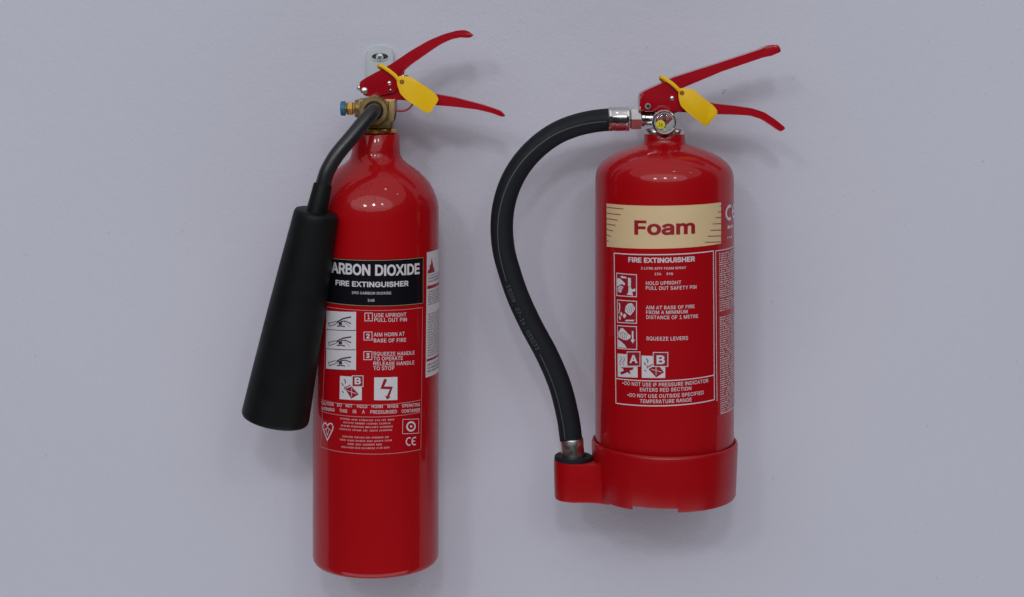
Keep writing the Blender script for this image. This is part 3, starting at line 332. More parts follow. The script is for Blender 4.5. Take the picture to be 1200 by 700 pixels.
'3': (453, '255 -32 289 -25 321 -13 349 4 374 25 394 51 409 80 418 111 421 145 418 178 409 209 395 238 374 263 349 285 320 302 286 313 249 318 183 316 193 231 400 450 400 537 42 537 42 424 260 424 260 459 129 310 129 220 200 220 226 218 246 214 262 208 275 201 285 192 292 182 297 171 300 158 301 145 300 130 297 118 291 109 284 100 275 93 264 86 250 82 235 79 218 78 203 79 188 81 176 85 165 91 156 97 149 105 143 113 139 123 133 160 11 160 21 97 31 67 48 40 69 18 93 -1 122 -16 152 -27 184 -33 218 -35 273 315 229 424', '58 59 51 51 52 58 57 58 52 52 53 57 56 57 53 53 54 56 55 56 54 46 64 45 45 64 44 64 46 63 47 63 46 18 27 28 29 15 65 17 18 16 63 47 62 47 48 62 61 62 48 48 49 61 60 61 49 49 50 60 59 60 50 51 59 50 27 18 26 25 26 18 18 17 25 7 8 36 8 9 36 35 36 9 9 10 35 42 1 2 41 42 2 2 3 41 40 41 3 3 4 40 39 40 4 4 5 39 38 39 5 5 6 38 37 38 6 6 7 37 7 36 37 35 10 34 10 11 34 33 34 11 11 12 33 32 33 12 12 13 32 31 32 13 13 14 31 30 31 14 15 30 14 24 23 19 19 20 24 44 64 0 43 44 0 0 1 43 1 42 43 30 15 29 17 16 23 22 66 24 21 22 24 24 20 21 16 18 65 18 28 65 28 29 65 23 16 65 19 23 65 23 24 66 17 23 66 25 17 66'),
'4': (453, '441 77 441 191 137 191 137 158 354 534 231 537 12 166 12 77 371 -28 371 346 254 346 254 146 254 121 254 -28 155 191 371 77 371 191 254 191 254 77', '6 7 3 6 3 2 3 12 11 2 3 14 3 11 14 6 2 5 4 5 14 2 14 5 3 7 12 0 1 16 13 8 15 14 11 17 12 7 18 15 16 11 11 12 15 15 0 16 9 10 16 16 10 17 11 16 17 15 12 18 13 15 18'),
'5': (453, '257 -32 291 -24 323 -9 350 10 374 34 393 62 408 93 416 127 419 163 417 190 413 216 405 241 394 264 381 285 365 305 347 321 327 335 305 347 281 355 256 360 230 362 208 360 188 357 168 351 150 344 133 334 127 329 165 329 176 424 394 424 394 537 71 537 36 228 136 217 155 231 164 237 177 242 190 246 204 248 217 249 234 248 248 244 260 238 271 230 281 220 289 208 295 194 298 179 300 162 298 146 295 131 289 118 282 106 273 96 262 89 250 83 236 79 221 78 208 79 196 81 185 86 176 91 167 98 161 106 155 114 152 123 146 158 28 158 36 99 45 70 60 44 79 21 101 2 127 -14 157 -26 188 -33 221 -35 168 351', '26 31 32 70 71 63 63 64 70 69 70 64 64 65 69 68 69 65 65 66 68 67 68 66 26 32 33 33 34 26 31 26 25 27 35 36 23 27 22 58 59 75 21 39 20 58 75 76 76 57 58 27 36 37 37 38 27 38 39 27 39 21 27 22 27 21 75 59 74 59 60 74 73 74 60 60 61 73 72 73 61 61 62 72 71 72 62 63 71 62 26 34 35 35 27 26 25 26 27 24 25 27 27 23 77 25 24 28 31 25 28 55 56 0 40 41 19 55 0 1 54 55 1 19 41 18 48 49 7 7 8 48 8 9 48 54 1 2 53 54 2 2 3 53 52 53 3 3 4 52 51 52 4 4 5 51 50 51 5 5 6 50 6 7 50 7 49 50 48 9 47 9 10 47 46 47 10 10 11 46 45 46 11 11 12 45 12 13 45 44 45 13 13 14 44 43 44 14 14 15 43 15 16 43 42 43 16 16 17 42 41 42 17 18 41 17 0 56 76 57 76 56 20 39 40 40 19 20 29 30 28 31 28 30 24 27 77 28 24 77'),
'6': (453, '261 -32 294 -24 324 -10 351 9 374 32 392 59 406 89 414 122 417 157 415 192 407 224 394 253 377 279 355 301 330 319 301 332 269 340 235 342 218 341 201 338 185 333 171 326 158 318 146 308 136 297 127 286 102 236 166 233 367 532 238 537 114 356 89 317 68 281 54 249 44 220 38 191 35 162 38 126 46 92 60 61 78 33 101 10 128 -10 158 -24 191 -32 226 -35 212 78 200 81 188 87 178 94 170 103 163 115 157 127 154 142 153 158 154 174 157 188 163 201 170 211 178 220 188 227 199 233 212 236 226 237 241 236 253 233 264 227 274 220 282 211 289 200 295 188 298 173 299 157 298 141 295 127 289 115 282 103 274 94 264 87 253 81 241 78 226 77 239 342', '37 38 53 53 54 37 36 37 54 54 55 36 35 36 55 55 26 35 34 35 26 33 34 26 32 33 26 26 25 32 31 32 25 25 24 31 24 23 31 23 30 31 58 27 57 47 44 46 44 47 43 47 48 43 27 58 59 59 60 27 60 61 27 64 16 82 43 48 42 48 49 42 41 42 49 49 50 41 40 41 50 50 51 40 39 40 51 51 52 39 38 39 52 53 38 52 26 55 56 56 57 26 57 27 26 25 26 27 24 25 27 23 24 27 27 22 23 30 23 22 22 21 30 21 20 30 20 19 30 81 45 80 18 17 29 80 45 0 79 80 0 64 65 16 5 6 74 6 7 74 73 74 7 7 8 73 72 73 8 71 72 8 8 9 71 70 71 9 9 10 70 10 11 70 79 0 1 78 79 1 1 2 78 77 78 2 2 3 77 76 77 3 3 4 76 75 76 4 4 5 75 5 74 75 70 11 69 11 12 69 68 69 12 12 13 68 67 68 13 13 14 67 66 67 14 14 15 66 65 66 15 16 65 15 46 44 45 45 81 46 18 29 19 30 19 29 22 27 21 82 17 27 17 18 27 18 19 27 19 20 27 20 21 27 27 61 82 61 62 82 62 63 82 63 64 82 29 17 82 28 29 82'),
'7': (453, '182 -28 419 442 419 537 34 537 34 424 295 424 295 455 54 -26 280 424', '6 5 1 1 2 6 1 5 0 4 8 6 3 4 6 6 2 3 5 6 8 0 5 8 7 0 8'),
'8': (453, '263 -33 297 -26 329 -14 357 2 381 22 402 46 417 73 426 103 429 135 427 160 422 185 413 207 401 228 386 247 369 263 349 276 328 286 328 286 328 248 336 251 362 268 382 292 398 319 407 349 410 380 407 411 399 439 385 465 366 488 344 507 319 523 290 535 259 541 226 544 193 541 162 535 133 523 107 507 85 488 67 465 53 439 45 411 42 380 45 349 54 319 70 291 91 268 116 251 125 247 125 286 125 286 103 276 83 263 66 247 52 228 40 207 31 184 26 160 24 135 27 103 36 73 51 46 71 22 95 2 124 -14 155 -26 190 -33 226 -35 208 78 192 81 179 86 168 92 159 99 152 107 148 116 145 127 144 139 145 152 148 163 153 173 161 183 170 191 182 198 195 203 210 206 226 207 243 206 257 203 270 198 282 191 291 183 299 173 304 163 307 152 309 139 307 127 304 116 300 107 293 99 284 92 273 86 260 81 244 78 226 77 213 319 201 321 190 325 181 331 174 337 169 345 164 354 162 364 161 376 162 387 164 397 169 405 174 413 181 419 190 424 200 428 212 431 226 432 240 431 252 428 263 424 271 419 278 413 284 405 288 397 290 387 291 376 290 364 288 354 283 345 277 337 270 331 261 325 251 321 240 318 226 318 328 286 361 268 125 286 91 268', '61 62 73 73 74 61 60 61 74 74 75 60 59 60 75 58 59 75 75 76 58 57 58 76 76 77 57 56 57 77 77 78 56 55 56 78 54 55 78 78 47 54 53 54 47 47 52 53 46 51 45 51 49 45 44 45 49 85 139 104 85 104 84 105 84 104 69 66 68 84 105 83 119 120 34 66 69 65 70 65 69 118 119 35 119 34 35 65 70 64 70 71 64 63 64 71 71 72 63 62 63 72 73 62 72 47 78 79 48 47 79 79 80 48 80 81 48 81 82 48 82 83 48 83 105 48 50 48 105 105 106 50 106 107 50 107 108 50 108 109 50 109 110 50 44 49 110 110 111 44 43 44 111 111 112 43 42 43 112 112 113 42 41 42 113 113 114 41 40 41 114 39 40 114 114 115 39 38 39 115 115 116 38 37 38 116 116 117 37 36 37 117 117 118 36 118 35 36 103 67 102 86 137 138 102 67 0 0 101 102 137 86 87 123 32 122 33 122 32 101 0 1 1 100 101 123 124 31 32 123 31 4 5 97 96 97 5 5 6 96 95 96 6 6 7 95 7 8 95 94 95 8 8 9 94 93 94 9 9 10 93 92 93 10 10 11 92 11 12 92 18 92 12 19 18 12 12 13 19 13 14 19 15 20 21 17 15 21 21 22 17 100 1 2 99 100 2 2 3 99 98 99 3 3 4 98 4 97 98 92 18 91 90 91 18 89 90 18 88 89 18 87 88 18 137 87 18 18 16 137 136 137 16 135 136 16 134 135 16 133 134 16 132 133 16 16 17 132 17 22 132 131 132 22 22 23 131 130 131 23 23 24 130 129 130 24 24 25 129 128 129 25 25 26 128 26 27 128 127 128 27 27 28 127 126 127 28 28 29 126 125 126 29 29 30 125 124 125 30 31 124 30 68 66 67 67 103 68 86 138 85 139 85 138 122 33 121 120 121 33 34 120 33 19 14 141 16 18 140 19 15 140 18 19 140 15 19 141 47 48 142 51 47 142 47 51 143 52 47 143'),
'9': (453, '191 541 159 533 129 519 102 500 79 477 60 450 46 420 38 387 35 352 38 317 45 285 58 255 76 229 98 207 123 190 152 177 184 169 218 167 235 168 251 171 267 176 282 182 295 191 307 200 317 211 326 223 351 273 287 276 86 -23 215 -28 338 153 364 192 384 228 399 259 409 289 415 318 417 347 414 383 406 417 393 448 374 476 351 499 324 518 294 532 261 541 226 544 240 431 253 428 264 422 274 415 282 405 290 394 295 381 298 367 299 350 298 335 295 321 290 308 283 297 274 288 264 281 253 276 240 273 226 272 212 273 200 276 189 281 179 289 170 298 163 309 158 321 155 335 153 352 155 367 158 382 163 394 170 405 179 415 189 422 200 428 212 431 226 432 214 167', '10 11 70 9 10 70 70 71 9 8 9 71 71 72 8 72 73 8 7 8 73 73 74 7 6 7 74 79 80 0 17 29 18 81 45 80 0 80 45 64 65 16 1 78 79 79 0 1 16 65 15 65 66 15 14 15 66 66 67 14 13 14 67 67 68 13 12 13 68 68 69 12 11 12 69 70 11 69 6 74 75 5 6 75 4 5 75 75 76 4 3 4 76 76 77 3 2 3 77 77 78 2 78 1 2 46 47 44 27 58 59 58 27 57 16 82 64 60 61 27 27 59 60 47 48 43 44 47 43 55 56 26 23 30 31 24 23 31 25 24 31 31 32 25 26 25 32 32 33 26 33 34 26 34 35 26 55 26 35 35 36 55 54 55 36 36 37 54 53 54 37 37 38 53 20 19 30 21 20 30 22 21 30 30 23 22 27 22 23 23 24 27 24 25 27 25 26 27 57 27 26 26 56 57 53 38 52 38 39 52 51 52 39 39 40 51 50 51 40 40 41 50 49 50 41 41 42 49 48 49 42 43 48 42 30 19 29 18 29 19 45 81 46 46 44 45 21 22 27 82 17 27 17 18 27 18 19 27 19 20 27 20 21 27 27 61 82 61 62 82 62 63 82 63 64 82 29 17 82 28 29 82'),
'/': (249, '157 561 -22 -104 92 -104 271 561', '3 0 2 1 2 0'),
'-': (453, '86 272 86 160 365 160 365 272', '0 1 2 2 3 0'),
'o': (415, '245 -33 281 -24 313 -7 342 14 366 41 385 73 398 108 406 146 409 187 406 229 398 268 385 303 366 335 342 362 313 384 281 400 245 409 207 413 169 409 134 400 102 384 73 362 50 335 31 303 17 268 9 229 6 187 9 146 17 108 31 73 50 41 74 14 102 -7 134 -24 169 -33 207 -36 189 76 175 81 162 88 151 99 142 112 135 128 129 146 125 166 124 187 125 209 129 230 135 248 142 264 151 277 162 288 175 295 189 300 207 302 226 300 241 295 253 288 264 277 273 264 281 248 287 229 290 209 291 187 290 166 287 146 281 128 273 112 264 99 253 88 241 81 226 76 207 75', '27 28 42 42 43 27 26 27 43 43 44 26 44 45 26 25 26 45 45 46 25 24 25 46 35 36 34 52 17 18 34 36 33 36 37 33 51 52 19 52 18 19 33 37 32 37 38 32 31 32 38 38 39 31 30 31 39 39 40 30 29 30 40 40 41 29 28 29 41 42 28 41 24 46 47 23 24 47 47 48 23 22 23 48 48 49 22 21 22 49 49 50 21 20 21 50 50 51 20 51 19 20 70 0 1 69 70 1 54 55 15 16 54 15 6 7 64 63 64 7 7 8 63 62 63 8 61 62 8 8 9 61 60 61 9 9 10 60 69 1 2 68 69 2 2 3 68 67 68 3 3 4 67 66 67 4 4 5 66 65 66 5 5 6 65 6 64 65 60 10 59 10 11 59 58 59 11 11 12 58 57 58 12 12 13 57 56 57 13 13 14 56 55 56 14 15 55 14 0 70 35 70 71 35 36 35 71 17 52 53 53 54 17 54 16 17'),
'a': (389, '184 -35 206 -32 226 -25 243 -17 258 -7 271 4 282 16 291 27 289 24 249 24 249 -28 365 -28 365 252 363 282 357 309 347 333 334 354 319 370 301 384 283 394 264 402 245 407 227 410 210 412 194 412 171 411 148 408 125 402 102 394 80 382 60 367 42 349 27 327 2 274 115 240 129 269 133 275 138 281 144 287 151 292 160 296 170 300 182 302 196 303 209 302 219 300 227 297 234 293 238 288 242 283 245 276 247 268 247 255 250 259 248 258 241 256 230 254 215 253 196 250 174 248 156 245 138 242 119 238 100 233 81 226 64 217 47 206 32 192 19 176 10 155 4 133 2 108 5 79 12 53 24 29 40 9 60 -8 83 -21 107 -30 133 -35 160 -37 159 74 149 76 140 78 133 82 128 85 124 89 122 93 121 98 120 105 121 112 122 117 125 121 129 125 135 129 144 132 155 136 167 138 180 140 186 141 194 142 204 143 214 145 225 146 236 148 247 150 257 153 267 155 277 158 287 163 254 144 248 139 246 127 244 117 239 107 233 98 224 90 214 83 202 78 188 75 170 73 288 24 249 -13 247 256 247 258', '74 75 86 86 87 74 73 74 87 87 88 73 72 73 88 88 89 72 71 72 89 89 90 71 70 71 90 69 70 90 90 91 69 68 69 91 67 68 91 0 119 120 59 98 99 0 120 80 81 80 120 60 97 98 98 59 60 80 81 79 82 79 81 96 97 61 97 60 61 41 42 26 42 25 26 79 82 78 82 83 78 77 78 83 83 84 77 76 77 84 84 85 76 75 76 85 86 75 85 67 91 92 66 67 92 65 66 92 92 93 65 64 65 93 93 94 64 63 64 94 94 95 63 62 63 95 95 96 62 96 61 62 35 36 32 31 32 36 36 37 31 30 31 37 37 38 30 29 30 38 38 39 29 28 29 39 39 40 28 27 28 40 40 41 27 41 26 27 101 58 100 58 101 102 102 103 58 103 57 58 44 23 43 24 43 23 57 103 104 104 56 57 21 22 45 44 45 22 23 44 22 52 105 106 51 54 53 6 5 11 8 6 11 7 8 11 109 7 11 11 12 109 11 5 10 4 10 5 9 4 5 5 6 9 52 106 107 107 108 52 108 109 52 53 52 109 109 12 53 12 13 53 13 14 53 3 122 9 2 3 9 1 2 9 117 118 9 116 117 9 115 116 9 9 7 115 114 115 7 113 114 7 110 111 112 56 104 105 105 52 56 55 56 52 51 53 50 53 14 50 14 15 50 49 50 15 15 16 49 48 49 16 16 17 48 17 18 48 47 48 18 18 19 47 46 47 19 19 20 46 45 46 20 21 45 20 119 0 1 1 9 119 9 118 119 59 99 100 100 58 59 43 24 42 25 42 24 7 9 121 9 6 121 4 9 122 10 4 122 34 35 32 32 33 34 55 52 123 55 123 124 7 109 113 110 112 109 112 113 109'),
'm': (610, '142 -28 142 237 143 253 146 265 150 275 156 283 163 290 171 295 180 299 189 302 199 302 213 301 225 297 234 290 240 282 244 272 246 258 246 -28 363 -28 363 246 364 259 366 268 370 277 375 284 381 290 388 295 397 299 407 302 418 302 432 301 444 297 454 291 461 283 466 272 468 252 468 -28 585 -28 585 256 583 287 576 316 565 342 550 364 532 382 510 397 487 406 462 412 437 414 413 413 391 408 369 401 350 390 332 377 316 362 303 343 292 323 274 267 358 267 340 330 326 357 307 381 282 400 252 411 220 414 199 413 180 409 161 402 142 392 126 379 111 364 98 346 88 325 69 267 140 267 140 407 25 407 25 -28 320 365 140 390', '74 75 71 71 70 74 70 71 72 74 70 69 69 68 74 68 67 74 67 73 74 0 1 75 71 75 1 1 2 71 72 71 2 2 3 72 3 4 72 4 5 72 9 10 64 63 11 62 11 63 10 64 10 63 54 53 60 53 59 60 15 16 55 14 15 55 55 54 14 54 60 61 14 54 13 12 13 54 54 61 12 11 12 61 62 11 61 8 9 66 65 66 9 9 64 65 58 51 76 19 20 56 58 57 50 51 58 50 26 27 49 27 48 49 56 20 21 21 22 56 57 56 22 22 23 57 23 24 57 24 25 57 25 26 57 26 49 57 50 57 49 28 29 46 29 30 45 46 29 45 36 37 34 37 38 34 36 34 35 34 38 33 38 39 33 32 33 39 39 40 32 40 41 32 31 32 41 41 42 31 42 43 31 30 31 43 43 44 30 45 30 44 48 27 28 47 48 28 28 46 47 18 19 17 16 17 19 55 16 19 19 56 55 54 55 56 56 57 54 53 54 57 57 58 53 58 52 53 59 53 52 52 58 76 59 52 76 70 72 69 77 67 72 67 68 72 68 69 72 66 77 8 77 72 5 5 6 77 6 7 77 7 8 77 73 67 77'),
}
GLYPHS_LIGHT = {
'A': (480, '91 -9 199 300 205 319 213 342 221 368 231 399 242 435 257 487 220 487 235 435 246 400 255 369 264 343 272 320 279 300 389 -9 476 -9 282 518 195 518 4 -9 379 133 379 208 101 208 101 133 239 424 311 208 167 208 141 133 338 133', '19 0 23 19 23 22 22 18 19 5 9 8 22 1 2 2 3 22 18 22 3 3 4 18 4 5 18 5 8 18 6 10 7 15 16 20 16 21 20 21 14 25 21 16 17 14 21 13 12 13 21 21 17 12 11 12 17 10 11 17 7 10 17 9 5 24 6 7 9 8 9 7 18 8 7 7 17 18 1 22 26 6 9 24 10 6 24 15 20 28 20 21 25 23 0 27 22 23 26 26 23 27 25 26 27 28 25 27 20 25 28'),
'B': (456, '247 -9 285 -7 319 -1 348 10 373 24 393 41 408 62 419 85 425 110 427 136 425 163 420 186 410 207 398 226 384 241 368 253 351 262 333 268 324 270 324 260 333 263 347 270 361 279 374 289 385 301 395 316 402 333 406 352 407 374 405 400 399 424 389 446 374 467 356 484 333 499 306 509 275 516 241 518 51 518 51 -9 134 222 248 222 268 220 286 216 301 210 315 201 326 191 335 179 341 166 345 152 346 137 344 118 336 101 324 87 305 75 279 68 244 66 134 66 134 443 240 443 268 440 290 433 306 422 318 408 325 391 327 372 326 357 322 343 316 331 307 321 297 312 284 304 270 299 255 296 238 294 134 294 339 266', '57 40 39 38 39 40 59 37 58 74 75 40 38 40 75 75 58 38 58 37 38 73 41 42 73 42 72 57 39 0 0 56 57 74 40 41 41 73 74 60 36 59 37 59 36 45 19 44 43 44 19 69 70 18 56 0 1 55 56 1 1 2 55 2 54 55 43 19 42 72 42 19 19 18 72 71 72 18 18 70 71 61 35 60 36 60 35 5 6 52 6 7 52 51 52 7 7 8 51 50 51 8 8 9 50 9 10 50 49 50 10 10 11 49 48 49 11 11 12 48 47 48 12 12 13 47 13 14 47 46 47 14 15 46 14 27 28 65 28 29 65 54 2 3 53 54 3 3 4 53 4 5 53 5 52 53 46 15 45 15 16 45 19 45 16 16 20 19 18 19 20 20 17 18 69 18 17 17 21 69 21 22 69 68 69 22 22 23 68 23 24 68 67 68 24 24 25 67 25 26 67 66 67 26 26 27 66 27 65 66 65 29 64 29 30 64 63 64 30 30 31 63 31 32 63 62 63 32 32 33 62 33 34 62 61 62 34 35 61 34 20 16 76 17 20 76 21 17 76'),
'C': (510, '294 -15 319 -11 343 -4 366 5 388 17 408 31 426 47 442 66 456 86 467 109 476 133 484 169 402 169 395 147 389 132 382 119 373 107 363 97 352 88 340 80 327 74 313 69 298 65 283 63 268 62 239 64 213 72 189 84 167 101 149 122 133 148 122 179 115 214 112 254 115 294 122 329 133 360 148 386 167 408 188 425 213 437 239 444 268 447 283 446 298 444 313 440 327 435 340 429 352 421 363 412 373 401 382 390 389 377 395 362 401 339 484 339 476 376 467 400 456 423 442 443 426 462 408 478 388 492 366 504 343 513 319 519 293 523 267 525 223 521 183 510 145 491 112 466 84 435 62 397 45 354 35 307 31 254 35 202 45 154 62 111 84 74 112 42 145 17 183 -1 223 -12 267 -16', '78 79 30 30 31 78 77 78 31 31 32 77 76 77 32 32 33 76 33 34 76 75 76 34 34 35 75 74 75 35 35 36 74 73 74 36 36 37 73 72 73 37 84 26 83 26 27 83 39 40 69 40 68 69 85 24 25 0 22 23 0 23 85 24 85 23 67 41 42 42 43 67 43 66 67 85 25 84 26 84 25 68 40 41 41 67 68 83 27 82 27 28 82 81 82 28 80 81 28 28 29 80 79 80 29 30 79 29 72 37 38 71 72 38 70 71 38 38 39 70 39 69 70 45 65 44 46 64 45 65 45 64 21 1 2 20 21 2 2 3 20 19 20 3 46 47 63 64 46 63 8 9 14 13 14 9 9 10 13 12 13 10 10 11 12 55 56 54 53 54 56 56 57 53 52 53 57 57 58 52 19 3 4 18 19 4 4 5 18 17 18 5 5 6 17 16 17 6 6 7 16 15 16 7 7 8 15 8 14 15 52 58 51 58 59 51 50 51 59 59 60 50 49 50 60 60 61 49 48 49 61 61 62 48 47 48 62 63 47 62 22 0 1 1 21 22 66 43 44 44 65 66'),
'D': (502, '269 -6 315 5 355 23 390 47 419 78 441 115 458 157 467 204 471 255 467 307 458 353 442 395 419 432 391 462 357 486 318 504 274 514 226 518 84 518 84 443 221 443 257 440 288 433 315 420 338 403 356 382 371 357 382 327 388 293 390 255 388 217 381 183 371 153 356 127 337 106 313 89 285 76 253 69 214 66 87 66 87 -9 219 -9 51 518 51 -9 134 -9 134 518 134 66 134 443', '42 43 19 19 18 42 41 38 44 44 38 46 44 39 40 43 40 39 19 43 39 20 45 47 18 19 45 0 36 37 17 21 16 23 15 22 36 0 1 1 35 36 16 21 22 22 15 16 0 37 41 38 41 37 21 17 20 45 20 17 4 5 33 32 33 5 5 6 32 31 32 6 6 7 31 30 31 7 7 8 30 8 29 30 29 8 28 8 9 28 27 28 9 9 10 27 26 27 10 10 11 26 25 26 11 11 12 25 24 25 12 12 13 24 14 24 13 35 1 2 34 35 2 2 3 34 3 4 34 4 33 34 24 14 23 15 23 14 39 44 46 19 39 47 39 46 47 45 19 47'),
'E': (419, '384 -9 384 66 134 66 134 220 364 220 364 295 134 295 134 443 381 443 381 518 51 518 51 -9', '11 2 3 10 11 3 3 6 10 6 7 10 2 11 0 0 1 2 6 3 4 4 5 6 8 9 7 10 7 9'),
'F': (410, '134 -9 134 212 355 212 355 287 134 287 134 443 378 443 378 518 51 518 51 -9', '0 1 9 1 4 9 8 9 4 6 7 5 4 1 2 2 3 4 8 4 5 5 7 8'),
'G': (520, '309 -13 346 -4 381 11 411 31 437 56 459 86 474 121 484 159 487 200 487 265 274 265 274 190 450 198 407 213 404 175 398 150 388 128 375 108 359 92 340 79 319 70 295 64 269 62 240 64 213 72 189 84 167 101 149 123 133 149 122 179 115 214 112 254 115 294 122 329 133 360 148 386 167 408 188 425 212 437 238 444 265 447 282 446 298 444 313 440 326 435 339 428 351 420 361 410 371 400 380 388 387 375 394 361 402 340 486 340 477 375 468 399 457 421 443 441 427 460 409 476 389 491 367 503 343 512 318 519 292 523 265 525 221 521 181 510 144 491 111 466 84 435 61 397 44 354 35 306 31 254 35 202 44 154 61 112 84 74 111 43 145 17 182 -1 224 -12 269 -16 405 196', '76 77 28 28 29 76 75 76 29 29 30 75 74 75 30 30 31 74 31 32 74 73 74 32 32 33 73 72 73 33 33 34 72 71 72 34 34 35 71 70 71 35 24 25 81 37 38 67 38 66 67 40 65 39 23 82 83 83 22 23 65 40 41 41 64 65 24 81 82 82 23 24 66 38 39 39 65 66 81 25 80 25 26 80 79 80 26 78 79 26 26 27 78 77 78 27 28 77 27 70 35 36 69 70 36 68 69 36 36 37 68 37 67 68 43 63 42 21 0 20 44 62 43 63 43 62 20 0 1 19 20 1 1 2 19 2 18 19 44 45 61 62 44 61 7 8 12 8 9 12 6 7 15 14 15 7 7 12 14 12 9 13 53 54 52 51 52 54 54 55 51 18 2 3 17 18 3 3 4 17 4 5 17 16 17 5 5 6 16 6 15 16 51 55 50 55 56 50 49 50 56 56 57 49 48 49 57 57 58 48 47 48 58 58 59 47 46 47 59 59 60 46 45 46 60 61 45 60 0 21 83 22 83 21 10 11 13 64 41 42 42 63 64 13 9 10 13 11 84 12 13 84 14 12 84'),
'H': (517, '134 -9 134 223 383 223 383 -9 466 -9 466 518 383 518 383 298 134 298 134 518 51 518 51 -9', '11 0 1 10 11 1 1 8 10 8 9 10 2 3 4 4 5 2 7 2 5 5 6 7 8 1 2 2 7 8'),
'K': (467, '231 267 235 266 463 515 360 518 205 350 192 337 180 323 168 309 156 295 144 281 132 267 121 252 109 237 95 219 98 130 134 -9 134 193 133 225 134 334 134 518 51 518 51 -9 463 -7 228 324 176 259 367 -9 134 166 133 268 254 288 197 231', '20 21 13 13 21 14 14 21 15 13 14 16 16 17 13 12 13 17 11 12 17 17 10 11 10 18 11 12 11 18 13 12 18 20 13 18 18 19 20 7 8 24 23 0 1 25 22 1 28 2 23 2 3 23 7 24 6 5 6 23 4 5 23 23 3 4 26 29 16 17 16 24 9 27 24 24 8 9 14 15 26 16 14 26 10 17 27 17 24 27 18 10 27 1 22 28 23 1 28 0 23 24 23 6 24 0 24 29 24 16 29 1 0 29 25 1 29'),
'L': (393, '370 -9 370 66 134 66 134 518 51 518 51 -9', '4 5 2 2 5 0 0 1 2 4 2 3'),
'M': (628, '131 -9 131 291 131 303 131 315 131 329 130 343 130 357 130 372 130 387 129 401 129 416 129 431 128 444 128 466 99 466 109 438 115 421 121 405 126 389 131 373 136 358 141 344 146 330 151 318 155 306 159 296 162 288 280 -9 348 -9 464 288 468 297 472 307 476 319 481 332 485 345 490 360 496 375 501 391 506 407 511 423 517 439 525 466 498 466 498 443 497 428 497 413 497 398 496 384 496 369 496 355 496 341 495 327 495 314 495 302 495 291 495 -9 577 -9 577 518 470 518 344 190 341 182 337 172 334 161 330 149 326 137 321 124 317 111 313 98 309 85 306 73 302 62 295 40 334 40 327 62 324 74 320 86 316 99 312 112 308 125 304 138 300 150 296 162 292 173 289 182 286 190 158 518 51 518 51 -9 130 377 496 377 315 103', '16 15 86 15 14 86 17 10 16 10 11 16 15 16 11 11 12 15 12 13 15 14 15 13 0 1 87 86 87 1 1 2 86 2 3 86 3 4 86 4 5 86 16 86 5 17 16 5 5 6 17 18 17 6 6 7 18 7 88 18 8 9 18 17 18 9 10 17 9 25 26 84 79 69 78 77 68 67 78 69 68 68 77 78 69 79 70 8 19 20 9 8 20 20 21 9 11 10 85 12 11 85 13 12 85 14 13 85 86 14 85 65 75 74 66 76 75 75 65 66 73 64 74 65 74 64 39 38 57 40 39 57 57 41 40 38 39 45 44 45 39 39 40 44 43 44 40 42 43 40 40 41 42 54 55 56 56 57 54 53 54 57 52 53 57 51 52 57 50 51 57 57 38 50 49 50 38 38 37 49 48 49 37 46 47 37 37 38 46 38 45 46 36 47 35 47 46 35 34 35 46 46 45 34 45 44 58 44 43 58 43 42 58 42 41 58 41 57 58 71 27 28 28 72 71 70 71 72 72 73 70 69 70 73 73 74 69 68 69 74 74 75 68 67 68 75 75 76 67 8 18 88 19 8 88 70 79 80 27 71 26 83 84 26 26 71 81 80 81 71 71 70 80 81 82 26 82 83 26 59 60 29 72 28 29 64 73 63 72 29 62 61 62 29 60 61 29 73 72 62 62 63 73 37 47 89 48 37 89 29 30 59 34 45 58 58 59 33 32 33 59 31 32 59 30 31 59 33 34 58 76 66 90 67 76 90 77 67 90 10 9 21 25 84 24 84 85 22 21 22 85 85 10 21 22 23 84 23 24 84'),
'N': (523, '134 -9 134 291 134 301 134 313 133 328 133 345 132 364 131 384 130 406 129 430 128 464 93 459 115 421 128 397 140 377 151 358 161 341 170 326 178 312 186 298 194 285 382 -9 472 -9 472 518 390 518 390 195 390 184 390 171 390 157 390 142 391 125 392 108 393 90 394 71 397 43 427 48 413 77 404 94 395 111 387 127 378 142 371 155 363 168 357 178 351 188 141 518 51 518 51 -9 131 393 391 119', '4 5 11 12 11 5 5 6 12 6 7 12 13 12 7 12 13 8 8 9 12 11 12 9 10 11 9 0 1 47 46 47 1 1 2 46 2 3 46 11 46 3 4 11 3 9 8 14 14 15 9 11 10 45 46 11 45 30 49 38 29 30 38 36 34 35 35 22 36 34 36 33 32 33 36 36 37 32 31 32 37 38 31 37 29 38 37 22 35 21 35 34 21 34 33 21 40 41 32 32 31 40 39 40 31 29 37 28 37 36 28 27 28 36 26 27 36 36 22 26 25 26 22 22 23 25 24 25 23 13 7 48 8 13 48 14 8 48 33 32 41 43 44 20 20 21 43 42 43 21 21 33 42 41 42 33 31 38 49 39 31 49 10 9 45 19 20 44 44 45 18 17 18 45 16 17 45 15 16 45 9 15 45 18 19 44'),
